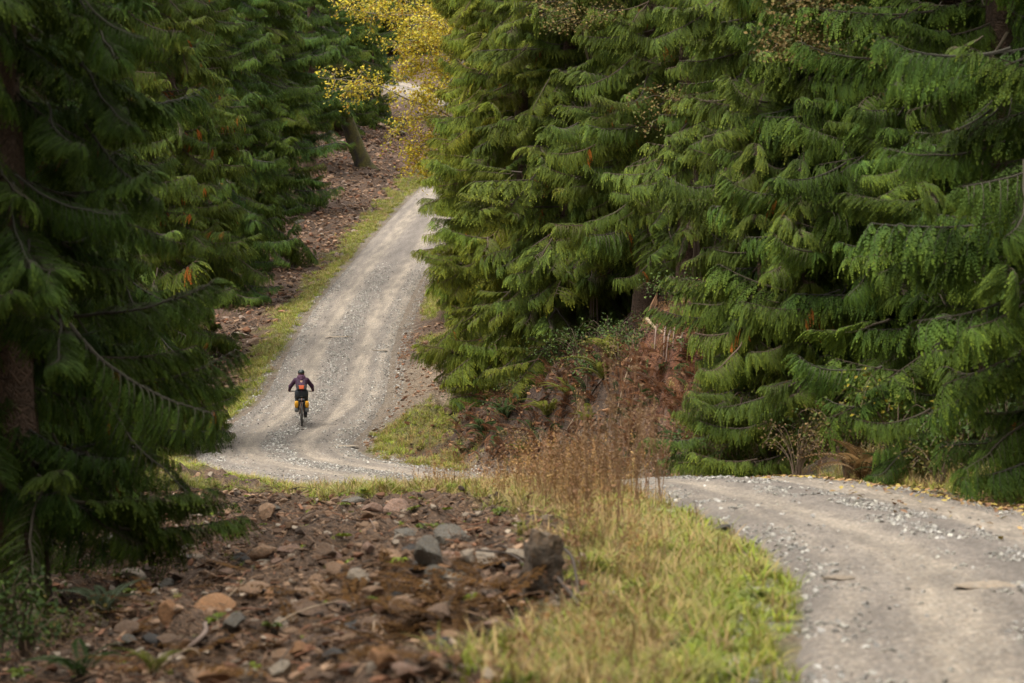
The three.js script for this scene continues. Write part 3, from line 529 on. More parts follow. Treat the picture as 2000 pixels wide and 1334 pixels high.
// ------------------------------------------------------------------ shrubs, ferns
function shrub(name, label, base, o) {
  const r = rng(o.seed), t = thing(name, label, 'shrub', [base.x, base.y, base.z], o.group), G = new Geo(), W = C(0.15, 0.105, 0.075);
  for (let k = 0; k < o.stems; k++) {
    const a = r() * 6.28, l = o.h * (0.55 + 0.55 * r()), out = o.w * (0.3 + 0.7 * r()), tip = V(Math.cos(a) * out, l, Math.sin(a) * out);
    const c = curve([V((r() - 0.5) * 0.1, -0.1, (r() - 0.5) * 0.1), V(tip.x * 0.35, l * 0.6, tip.z * 0.35), tip, V(tip.x * 1.35, l * (0.98 - 0.25 * r()), tip.z * 1.35)], 12);
    G.tube(1, c, 0.009, 0.003, W, 3);
    for (let m = 0; m < o.leaves; m++) { const v = (0.25 + 0.75 * r()) * 11.99, j = Math.floor(v), s = o.spread ?? 0.16, q = c[j].clone().lerp(c[j + 1], v - j).add(V((r() - 0.5) * 2 * s, (r() - 0.5) * 1.4 * s, (r() - 0.5) * 2 * s)), col = o.cols[Math.floor(r() * o.cols.length)], f = 0.7 + 0.6 * r(); leafBlob(G, q, o.size * (0.7 + 0.6 * r()), r, tmpC.setRGB(col[0] * f, col[1] * f, col[2] * f)); }
  }
  const [lf, wd] = splitGeo(G); part('stems', wd, M.wood, t).userData.kind = 'stuff'; part('foliage', lf, M.leaf, t).userData.kind = 'stuff'; return t;
}
const GRN = [[0.07, 0.11, 0.035], [0.09, 0.13, 0.03], [0.06, 0.09, 0.035]], BRN = [[0.13, 0.1, 0.035], [0.11, 0.105, 0.03], [0.08, 0.1, 0.028], [0.17, 0.135, 0.045]], YEL = [[0.26, 0.21, 0.028], [0.13, 0.15, 0.03], [0.08, 0.11, 0.026], [0.08, 0.11, 0.026]], TAN = [[0.2, 0.13, 0.065], [0.14, 0.095, 0.05], [0.12, 0.1, 0.035]];
[ // [px, py or 0 for the ground at d, d, height, width, stems, leaves, leaf size, colours, label]
  [1660, 41.8, 1.15, 0.75, 26, 26, 0.07, BRN, 'brown-tinged shrub behind the bracken at the edge of the near road'], [1760, 40.5, 1.5, 0.8, 28, 30, 0.07, YEL, 'shrub with yellowing leaves beside the bracken'],
  [1880, 38.5, 1.1, 0.8, 28, 30, 0.06, GRN, 'green shrub above the leaf litter on the right'], [1975, 36.2, 1.3, 0.8, 26, 30, 0.065, GRN, 'dark green shrub at the right picture edge'], [1560, 44, 0.9, 0.7, 24, 22, 0.05, TAN, 'dry brown shrub left of the bracken'],
  [1450, 46.2, 0.75, 0.7, 24, 22, 0.045, TAN, 'low tangle of dry stalks at the far edge of the near road'], [1360, 47.8, 0.8, 0.6, 22, 26, 0.05, GRN, 'low leafy shrub at the foot of the red bank'], [1500, 46.8, 2.4, 0.6, 20, 22, 0.06, YEL, 'tall thin shrub with yellow leaves beside the red bank'],
  [1600, 45, 1.0, 0.8, 26, 26, 0.05, GRN, 'green shrub between the dry tangle and the bracken'], [1330, 63, 1.0, 0.9, 24, 26, 0.07, GRN, 'leafy shrub over the top lip of the red bank'], [1400, 58, 1.1, 0.9, 24, 26, 0.07, GRN, 'leafy shrub right of the roots on the red bank'], [1190, 68, 0.9, 0.9, 22, 24, 0.07, GRN, 'leafy shrub left of the roots on the bank'],
  [1090, 72.5, 0.8, 0.9, 22, 24, 0.07, GRN, 'low shrub among ferns at the top of the bank'], [985, 77, 0.7, 0.7, 20, 22, 0.07, GRN, 'low shrub by the dead wood at the pull-out'], [1840, 37.5, 0.6, 0.6, 18, 22, 0.05, BRN, 'small brown-leaved shrub by the litter strip'],
  [40, 22.5, 0.55, 0.45, 22, 26, 0.05, GRN, 'dark leafy undergrowth in the bottom left corner'], [-20, 25, 0.9, 0.6, 24, 26, 0.055, GRN, 'dark shrub at the left edge below the corner cedar'], [110, 24, 0.4, 0.4, 18, 22, 0.045, BRN, 'low brownish undergrowth left of the small sword fern'], [330, 81, 0.8, 0.9, 24, 26, 0.08, GRN, 'leafy shrub under the orange-flecked cedar'], [385, 92, 0.7, 0.9, 22, 24, 0.08, GRN, 'leafy shrub under the long-limbed cedar'], [1240, 63.5, 0.8, 0.8, 22, 26, 0.07, GRN, 'shrub spilling over the red soil left of the hanging roots'], [1150, 68, 0.7, 0.8, 22, 26, 0.07, GRN, 'shrub in the middle of the ferny bank'], [1030, 73, 0.7, 0.8, 22, 26, 0.07, BRN, 'brownish shrub at the left shoulder of the cut bank'],
  [1300, 53, 1.0, 0.7, 26, 12, 0.05, TAN, 'dry brown brush at the foot of the red soil'], [1230, 55.5, 0.9, 0.7, 26, 12, 0.05, TAN, 'dry brown brush left of the foot of the red soil'], [1160, 60, 0.8, 0.7, 24, 14, 0.05, TAN, 'brown brush low on the middle of the bank'], [1090, 65, 0.7, 0.7, 24, 16, 0.06, GRN, 'green brush low on the middle of the bank'], [1040, 69.5, 0.6, 0.7, 22, 16, 0.06, TAN, 'brown brush at the left foot of the bank'], [980, 73, 0.6, 0.6, 22, 18, 0.06, GRN, 'green brush between the bend and the pull-out'],
  [1385, 50.5, 1.2, 0.7, 24, 20, 0.055, GRN, 'green brush hiding the right end of the red soil'], [1130, 70.5, 0.9, 0.9, 24, 22, 0.065, GRN, 'green brush under the bank hemlock'], [1210, 65, 0.9, 0.8, 24, 20, 0.065, BRN, 'brownish brush beside the upper red soil'], [920, 80, 0.5, 0.7, 20, 18, 0.06, GRN, 'low green brush behind the pull-out under the bright hemlock'],
].forEach(([px, d, h, w, st, lv, sz, cols, label], i) => shrub('shrub', label, onGround(px, d), { h, w, stems: st, leaves: lv, size: sz, cols, seed: 1000 + i, group: 'shrubs along the edge of the wood' }));
{ // brown-leaved vine maple boughs showing among the cedars
  [[1640, 40, 44, 5.6, 'brown-leaved maple bush high among the right cedars'], [1330, 210, 62, 4.0, 'olive-leaved maple bush among the middle cedars'], [1130, 20, 68, 4.0, 'brown-leaved maple bush at the top among the hemlocks']].forEach(([px, py, d, , label], i) => {
    const b = onGround(px + 30, d + 4.5), top = at(px, py, d - 2.4).sub(b), r = rng(1500 + i), t = thing('maple_bush', label, 'shrub', [b.x, b.y, b.z], 'maple bushes among the conifers'), G = new Geo(), W = C(0.17, 0.13, 0.1);
    for (let k = 0; k < 7; k++) {
      const e = top.clone().add(V((r() - 0.5) * (i ? 1.6 : 2.6), (r() - 0.5) * (i ? 0.7 : 1.1), (r() - 0.5) * 1.6)), c = curve([V((r() - 0.5) * 0.3, -0.2, 0), V(e.x * 0.03, e.y * 0.5, e.z * 0.03), V(e.x * 0.2, e.y * 0.9, e.z * 0.2), V(e.x * 0.75, e.y * 1.0, e.z * 0.75), e, e.clone().add(V(-0.5 * r(), -0.15, 0.6))], 22);
      G.tube(1, c, 0.022, 0.004, W, 4);
      for (let m = 0; m < (i ? 130 : 300); m++) { const u = (0.68 + 0.32 * r()) * 21.99, j = Math.floor(u), q = c[j].clone().lerp(c[j + 1], u - j).add(V((r() - 0.5) * 0.8, (r() - 0.5) * 0.55, (r() - 0.5) * 0.8)), col = BRN[Math.floor(r() * 4)], f = 0.7 + 0.7 * r(); leafBlob(G, q, 0.05 + 0.045 * r(), r, tmpC.setRGB(col[0] * f, col[1] * f * 0.9, col[2] * f)); }
    }
    const [lf, wd] = splitGeo(G); part('stems', wd, M.wood, t).userData.kind = 'stuff'; part('foliage', lf, M.leaf, t).userData.kind = 'stuff';
  });
}
const frondGeos = [0, 1, 2].map((k) => { // sword-fern frond along +x, 1 m
  const G = new Geo(), r = rng(80 + k), n = 26, P = (t) => V(t * 0.92, 0.62 * t - 0.75 * t * t, 0.05 * Math.sin(t * 3 + k)), w = C(0.16, 0.13, 0.05);
  G.tube(0, Array.from({ length: 9 }, (_, i) => P(i / 8)), 0.007, 0.002, w, 3);
  for (let i = 2; i < n; i++) for (const s of [-1, 1]) { const t = i / n, p = P(t), l = 0.15 * Math.sin(Math.PI * Math.min(1, 0.12 + t * 0.9)) ** 0.8 * (0.9 + 0.2 * r()), tip = p.clone().add(V(0.035, -0.1 * l, s * l)), m = p.clone().add(V(0.032, 0.01, s * l * 0.5)), m2 = p.clone().add(V(-0.005, 0.01, s * l * 0.45)), f = 0.8 + 0.4 * r(), c = tmpC.setRGB(f, f, f); G.tri(0, p, m, tip, c); G.tri(0, p, tip, m2, c); }
  return G.build();
});
const fernMat = {}; const fernM = (k, c) => fernMat[k] ??= new THREE.MeshPhysicalMaterial({ vertexColors: true, color: C(...c), roughness: 0.7, transmission: 0.3, thickness: 0, side: THREE.DoubleSide, specularIntensity: 0.4 });
function fern(label, base, size, n, seed, mat, spread = 6.28, a0 = 0) {
  const r = rng(seed), t = thing('fern', label, 'fern', [base.x, base.y, base.z], 'ferns on the banks and under the trees');
  for (let i = 0; i < n; i++) { const f = part('frond', frondGeos[i % 3], mat, t), s = size * (0.75 + 0.45 * r()); f.scale.set(s, s * (0.9 + 0.5 * r()), s); f.rotation.set((r() - 0.5) * 0.4, a0 + spread * (i / n) + (r() - 0.5) * 0.5, 0.35 + 0.5 * r(), 'YZX'); }
}
const GF = fernM('g', [0.055, 0.095, 0.025]), YF = fernM('y', [0.19, 0.2, 0.03]), TF = fernM('t', [0.25, 0.15, 0.06]), DF = fernM('d', [0.11, 0.14, 0.08]);
fern('pale sword fern in front of the corner cedar trunk', hit(205, 1205), 0.62, 9, 1, DF);
fern('small sword fern at the bottom left corner', hit(160, 1325), 0.5, 8, 2, GF); fern('half-yellow fern beside the curved bare root', hit(300, 1322), 0.35, 6, 3, YF);
fern('tan dying bracken fern at the far edge of the near road', onGround(1690, 40.6), 0.95, 9, 4, TF); fern('green fern behind the tan bracken', onGround(1740, 40.2), 0.85, 9, 5, GF);
[[1180, 745, YF, 0.95, 'largest yellow-green fern in the middle of the cut bank'], [1070, 815, YF, 0.75, 'yellow-green fern low on the cut bank'], [1110, 775, YF, 0.7, 'yellow-green fern between two others on the cut bank'], [1195, 705, YF, 0.8, 'yellow-green fern below the left lip of the red soil'], [1030, 745, GF, 0.9, 'green fern under the hemlock skirt on the bank'], [1060, 700, GF, 0.9, 'green fern high on the bank below the hemlock'], [990, 820, GF, 0.8, 'green fern left of the cut bank above the bend'], [945, 850, GF, 0.7, 'small green fern where the bank meets the pull-out'], [1150, 830, YF, 0.55, 'small yellow fern at the foot of the cut bank'], [1020, 890, YF, 0.5, 'tiny yellow fern beside the road at the foot of the bank'], [1330, 880, GF, 0.6, 'green fern beside the leafy shrub below the red bank'], [1820, 930, GF, 0.55, 'green fern by the grass verge on the right']].forEach(([px, py, m, s, l], i) => fern(l, hit(px, py, 30), s * 1.35, 10, 20 + i, m));

// ------------------------------------------------------------------ grass
function tuft(seed, n, h, lean, wide, cols, heads) {
  const r = rng(seed), G = new Geo();
  for (let i = 0; i < n; i++) {
    const a = r() * 6.28, l = h * (0.5 + 0.65 * r()), b = V((r() - 0.5) * 0.16, -0.02, (r() - 0.5) * 0.16), k = lean * (0.3 + r()), D = V(Math.cos(a), 0, Math.sin(a)), S = V(-D.z, 0, D.x), w = wide * (0.7 + 0.6 * r()), c = cols[Math.floor(r() * cols.length)], f = 0.8 + 0.4 * r(), col = tmpC.setRGB(c[0] * f, c[1] * f, c[2] * f);
    const P = (t) => b.clone().add(V(0, l * t * (1 - 0.25 * k * t), 0)).addScaledVector(D, l * k * t * t);
    let pl = P(0).addScaledVector(S, -w), pr = P(0).addScaledVector(S, w);
    for (const [t, ww] of [[0.4, 0.85], [0.75, 0.55]]) { const x = P(t).addScaledVector(S, -w * ww), y = P(t).addScaledVector(S, w * ww); G.quad(0, pl, pr, y, x, col); pl = x; pr = y; }
    G.tri(0, pl, pr, P(1), col);
    if (heads) for (let m = 0; m < heads; m++) leafBlob(G, P(0.72 + 0.28 * r()).add(V((r() - 0.5) * 0.05, (r() - 0.5) * 0.05, (r() - 0.5) * 0.05)), 0.035, r, tmpC.setRGB(c[0] * 1.15, c[1], c[2] * 0.9));
  }
  return G.build();
}
const LIMEG = [[0.27, 0.33, 0.02], [0.37, 0.4, 0.028], [0.18, 0.25, 0.018]], DRY = [[0.4, 0.27, 0.105], [0.3, 0.19, 0.07], [0.46, 0.33, 0.15], [0.23, 0.135, 0.055]], MIXG = [[0.24, 0.25, 0.026], [0.36, 0.28, 0.08], [0.17, 0.19, 0.022], [0.3, 0.29, 0.032]], RED = [[0.22, 0.12, 0.06], [0.17, 0.09, 0.045], [0.26, 0.155, 0.08]];
const tufts = { lime: [tuft(1, 16, 0.19, 0.9, 0.0075, LIMEG), tuft(2, 16, 0.15, 1.1, 0.008, LIMEG)], mix: [tuft(3, 16, 0.23, 1.0, 0.006, MIXG), tuft(4, 14, 0.27, 0.9, 0.0065, MIXG)], dry: [tuft(5, 14, 0.29, 1.1, 0.005, DRY), tuft(6, 12, 0.33, 0.8, 0.005, DRY)], tall: [tuft(7, 9, 0.85, 0.25, 0.0045, DRY, 5), tuft(8, 7, 0.95, 0.3, 0.0045, RED, 8)] };
function grassField(name, label, n, d0, d1, x0, x1, pick, seed, parts) {
  const r = rng(seed), lists = parts.map(() => []);
  for (let i = 0; i < n; i++) {
    const d = lerp(d0, d1, r()), x = lerp(x0, x1, r()), Z = zones(x, -d); const k = pick(Z, x, d, r, fbm(x * 0.9, d * 0.9, 3)); if (!k) continue;
    const [which, s] = k, f = 0.75 + 0.5 * r();
    lists[which].push([V(x, ground(x, -d), -d), quat((r() - 0.5) * 0.3, r() * 6.28, (r() - 0.5) * 0.3), s * (0.7 + 0.6 * r()), C(f, f, f)]);
  }
  const o = new THREE.Group(); o.name = numbered(name); scene.add(o); tag(o, label, 'grass', null, 'stuff');
  lists.forEach((l, k) => { if (l.length) scatter('blades', parts[k], M.grass, l, o); });
}
const all = [...tufts.lime, ...tufts.mix, ...tufts.dry, ...tufts.tall];
const two = (r, k) => k + (r() < 0.5 ? 0 : 1);
grassField('verge_grass', 'green and straw-coloured grass on the verge left of the near road', 26000, 13, 46, -2, 4, (Z, x, d, r, n) => {
  if (Z.lat > 0 || Z.e < -0.1 || Z.grass < 0.12 || r() > Z.grass) return null; const e = Z.e + n * 0.9;
  const m = n2b(x * 1.7, d * 0.8);
  if (Z.e < 0.35 && n2(x * 3.1, d * 2.3) > -0.1) return null; if (n2(x * 1.3 + 5, d * 1.1) < -0.5) return null; if (e < 0.55) return [two(r, r() < 0.72 ? 0 : r() < 0.6 ? 2 : 4), 0.6 + 0.35 * r()]; if (e < 1.0) return [two(r, r() < 0.5 ? 2 : r() < 0.6 ? 0 : 4), 0.85]; return r() < 0.035 ? [two(r, 6), 0.7] : [two(r, r() < 0.36 + 0.45 * m ? 4 : r() < 0.35 - m * 0.5 ? 0 : 2), 0.75 + 0.3 * r()];
}, 201, all);
grassField('brow_grass', 'tall dry grass and weeds on the brow above the dip', 16000, 34, 56, -6, 3.4, (Z, x, d, r, n) => {
  if (Z.lat > 0 || Z.e < 0.05 || r() > Z.grass) return null; const right = sstep(-0.1, 0.9, x + n * 0.7);
  if (r() < right * 0.17) return [r() < 0.7 ? 6 : 7, 0.9]; return [two(r, r() < 0.18 + right * 0.5 ? 4 : r() < 0.45 ? 0 : 2), lerp(1.05, 0.95, right)];
}, 202, all);
grassField('roadside_grass', 'yellowish grass strip along the left edge of the far road', 60000, 58, 160, -14, 0, (Z, x, d, r, n) => (Z.e < 0 || Z.grass < 0.25 || r() > Z.grass) ? null : [two(r, r() < 0.5 ? 2 : r() < 0.75 ? 0 : 4), 0.85], 203, all);
grassField('right_verge_grass', 'green grass strip at the foot of the right trees', 5000, 15, 43, 4, 9, (Z, x, d, r) => (Z.lat < 0 || Z.grass < 0.2 || Z.e < 0.25) ? null : [two(r, d < 37 && Z.e < 1 ? (r() < 0.8 ? 0 : 2) : r() < 0.5 ? 4 : 2), Z.e > 0.9 && d > 37 ? 1.1 : 0.7], 204, all);
grassField('bank_grass', 'dry stalks and grass hanging on the foot of the cut bank', 5000, 41, 76, -5, 5.5, (Z, x, d, r, n) => (Z.lat < 0 || Z.e < 0.2 || Z.e > 2.6 || r() > 0.5 + n) ? null : [two(r, r() < 0.55 ? 4 : r() < 0.3 ? 6 : 2), 0.75], 205, all);
grassField('slope_weeds', 'small bright weeds sprouting on the debris slope', 2600, 17, 75, -11, 2, (Z, x, d, r, n) => (Z.lat > 0 || Z.e < 1.2 || n < 0.05 || r() < 0.35) ? null : [two(r, 0), 0.3 + 0.3 * r()], 206, all);
[[1215, 27.5, 2.0, 'tallest dry reddish weed stalk on the brow'], [1120, 30, 1.35, 'dry weed stalk left of the tallest one on the brow'], [1240, 31, 1.6, 'dry weed stalk right of the tallest one on the brow'], [1180, 34, 1.3, 'dry weed stalk behind the tallest one on the brow'], [1075, 36, 1.0, 'short dry weed stalk above the standing stone'], [1290, 33, 1.2, 'dry weed stalk nearest the left edge of the near road'], [1265, 36, 1.5, 'dry weed stalk rising in front of the red soil'], [1150, 28.5, 1.5, 'bushy dry weed stalk left of the tallest one']].forEach(([px, d, h, label], i) => {
  const b = onGround(px, d), r = rng(400 + i), t = thing('dry_weed', label, 'weed', [b.x, b.y, b.z], 'dry weed stalks on the brow'), G = new Geo(), W = C(0.26, 0.15, 0.08);
  for (let s = 0; s < 6; s++) {
    const l = h * (0.75 + 0.3 * r()), dx = (r() - 0.5) * 0.4, c = curve([V((r() - 0.5) * 0.15, -0.05, (r() - 0.5) * 0.15), V(dx * 0.4, l * 0.5, 0), V(dx, l, (r() - 0.5) * 0.3)], 16); G.tube(1, c, 0.006, 0.003, W, 4);
    for (let k = 0; k < 20; k++) { const u = 5 + r() * 10.9, j = Math.floor(u), p = c[j].clone().lerp(c[j + 1], u - j), a = r() * 6.28, e = p.clone().add(V(Math.cos(a) * 0.1 * r(), 0.09, Math.sin(a) * 0.1 * r())); G.tube(1, [p, e], 0.002, 0.001, W, 3); for (let m = 0; m < 3; m++) leafBlob(G, e.clone().add(V((r() - 0.5) * 0.03, (r() - 0.5) * 0.03, (r() - 0.5) * 0.03)), 0.03, r, tmpC.setRGB(0.27, 0.165, 0.085)); }
  }
  const [lf, wd] = splitGeo(G); part('stalks', wd, M.wood, t).userData.kind = 'stuff'; part('seed_heads', lf, M.grass, t).userData.kind = 'stuff';
});

// ------------------------------------------------------------------ rocks
const rockCols = { tan: [0.26, 0.165, 0.105], orange: [0.31, 0.165, 0.082], grey: [0.15, 0.135, 0.115], dark: [0.06, 0.056, 0.055], pale: [0.32, 0.265, 0.21], brown: [0.165, 0.107, 0.073], pink: [0.25, 0.16, 0.12] };
const rockMats = Object.fromEntries(Object.entries(rockCols).map(([k, c]) => [k, std({ color: C(c[0] / 0.7, c[1] / 0.7, c[2] / 0.7), map: rockTex.color, bumpMap: rockTex.height, bumpScale: 0.012 })]));
const landmarks = [];
let rockSeed = 0;
function slab(px, py, w, h, label, base, top, seed, wedge) { // an upright block with a chipped, tapering outline
  const p = hit(px, py), k = FPX / p.d, W = w / k, Hh = h / k * 1.15, g0 = new THREE.BoxGeometry(W, Hh, W * 0.7, 10, 16, 8); g0.deleteAttribute('uv'); g0.deleteAttribute('normal'); const g = mergeVertices(g0, 1e-5), a = g.attributes.position, c = [];
  for (let i = 0; i < a.count; i++) { let x = a.getX(i), y = a.getY(i) / Hh, z = a.getZ(i); const s = (wedge ? 0.92 + 0.42 * y : 1.1 - 0.3 * y) * (1 + 0.24 * n3(x / W * 1.6 + seed * 5, y * 2.1, z / W * 2)) * (1 - (wedge ? 0.25 : 0.85) * Math.max(0, y - 0.18) ** 1.3); const sq = 1 - 0.09 * ((2 * x / W) ** 2 * (1.43 * z / W * 2) ** 2); x = x * s * sq + 0.14 * W * y; z *= s * sq; const yy = y * Hh * (1 + 0.1 * n3(x * 6 / W * 0.5, seed, z * 4)) - 0.12 * (x / W) * Hh * (y > 0 ? 1 : 0); a.setXYZ(i, x, yy, z); const m = sstep(0.2, 0.34, y + 0.2 * n3(x * 9, yy * 9, z * 9)), f = 0.85 + 0.3 * n3(x * 14, yy * 14, z * 14); c.push(...[0, 1, 2].map((q) => lerp(base[q], top[q], m) * f / 0.7)); }
  const f = g.toNonIndexed(); const cc = []; for (let i = 0; i < g.index.count; i++) cc.push(...c.slice(g.index.getX(i) * 3, g.index.getX(i) * 3 + 3)); f.setAttribute('color', new THREE.Float32BufferAttribute(cc, 3)); f.computeVertexNormals(); withUV(f, 1.2);
  const m = single('rock', f, std({ vertexColors: true, map: rockTex.color, bumpMap: rockTex.height, bumpScale: 0.01 }), label, 'rock'); m.position.set(p.x, p.y + Hh * 0.42, p.z); m.rotation.y = seed; return m;
}
slab(1062, 1142, 64, 96, 'tall dark standing stone in the grass edge', [0.085, 0.062, 0.045], [0.13, 0.095, 0.066], 0.4);
{ const p = hit(846, 1112), m = rock(p, 0.24, 0.36, 'grey', 'upright grey rock standing beside the grass edge', null, 0.1, 0.15); m.scale.z = 0.26; }
function rock(p, w, h, col, label, group, tilt = 0.35, deep = 0.36) {
  const r = rng(5000 + rockSeed++), m = single('rock', stoneBig[Math.floor(r() * 8)], rockMats[col], label, 'rock', group);
  m.scale.set(w * (0.9 + 0.2 * r()), h * 1.35, w * (0.75 + 0.4 * r())); m.rotation.set((r() - 0.5) * 2 * tilt, r() * 6.28, (r() - 0.5) * 2 * tilt); m.position.set(p.x, p.y + h * (0.5 - deep), p.z); return m;
}
[ // [px, py of the foot, width px, height px, colour, label]
  [418, 1052, 72, 42, 'brown', 'brown block with a shadowed face, farthest big rock on the left of the debris slope'], [515, 1082, 64, 36, 'tan', 'rounded tan rock above the black rock on the debris slope'], [468, 1108, 48, 40, 'dark', 'blackish rock on the debris slope'], [335, 1208, 62, 48, 'orange', 'orange-tan rock left of its orange-brown neighbour'], [418, 1200, 82, 46, 'orange', 'large orange-brown rock right of the fern'],
  [480, 1206, 40, 26, 'tan', 'small tan rock touching the large orange-brown rock'], [500, 1158, 58, 30, 'tan', 'flat tan rock in the middle of the debris slope'], [566, 1078, 46, 32, 'pink', 'pinkish rock right of the rounded tan rock'], [636, 1090, 66, 40, 'brown', 'reddish brown block in the upper debris slope'], [652, 1120, 44, 34, 'tan', 'tan block below the reddish brown block'], [628, 1170, 76, 40, 'tan', 'long tan slab in the middle of the debris slope'],
  [655, 1158, 46, 26, 'tan', 'tan stone right behind the long tan slab'], [882, 1060, 72, 52, 'grey', 'grey rock behind the upright grey rock'], [908, 1098, 58, 36, 'pale', 'pale tan rock right of the upright grey rock'], [868, 1126, 66, 42, 'grey', 'grey rock leaning at the foot of the upright grey rock'], [893, 1140, 66, 44, 'pale', 'pale grey angular rock below the upright grey rock'],
  [830, 1154, 46, 26, 'pale', 'pale flat stone left below the upright grey rock'], [952, 1094, 60, 30, 'pale', 'pale rock in the heap left of the standing stone'], [1014, 1092, 46, 44, 'pale', 'pale rock touching the standing stone'], [985, 1142, 50, 32, 'tan', 'tan rock under the dark crossed sticks'], [1082, 1186, 34, 18, 'pale', 'small white stone below the standing stone'],
  [748, 1296, 66, 46, 'orange', 'orange-tan block near the lower edge of the debris slope'], [728, 1170, 60, 36, 'tan', 'slanted tan rock left of the red dead fronds'], [540, 1316, 58, 46, 'pale', 'cream splintered rock at the bottom of the picture'], [432, 1328, 86, 36, 'orange', 'orange-brown rock cut by the bottom edge'], [592, 1196, 66, 36, 'brown', 'dark tan rock left of the mossy lump'], [722, 1238, 62, 48, 'brown', 'mossy brown lump in the lower debris slope'],
  [800, 1048, 60, 32, 'grey', 'bluish grey flat rock at the top of the debris slope'], [690, 985, 50, 28, 'grey', 'grey rock under the brow grass'], [725, 1000, 46, 26, 'pink', 'pink stone under the brow grass'], [770, 1000, 70, 30, 'pink', 'broad pink slab under the brow grass'], [612, 1010, 52, 30, 'brown', 'brown rock at the top left of the brow grass'], [690, 1300, 60, 36, 'tan', 'tan rock left of the orange-tan block'], [250, 1240, 56, 40, 'brown', 'dark brown rock by the corner fern'], [455, 1222, 56, 34, 'grey', 'grey stone below the large orange-brown rock'], [960, 1230, 60, 26, 'pink', 'pinkish stone in the red litter beside the grass'], [560, 1245, 58, 28, 'tan', 'tan stone between the curved root and the mossy lump'],
].forEach(([px, py, w, h, col, label]) => { landmarks.push([px, py, label.replace('rounded ', '').replace('large ', '').split(/ (?:on|in|at|of|near|under|with|left|right|above|below|touching|behind|cut|lying|beside|between|leaning|by|worn|right behind) /)[0]]); const p = hit(px, py), k = FPX / p.d; const tall = h > w * 1.2; rock(p, 0.74 * w / k, 0.85 * h / k, col, label, null, tall ? 0.08 : 0.3, tall ? 0.12 : 0.28); });
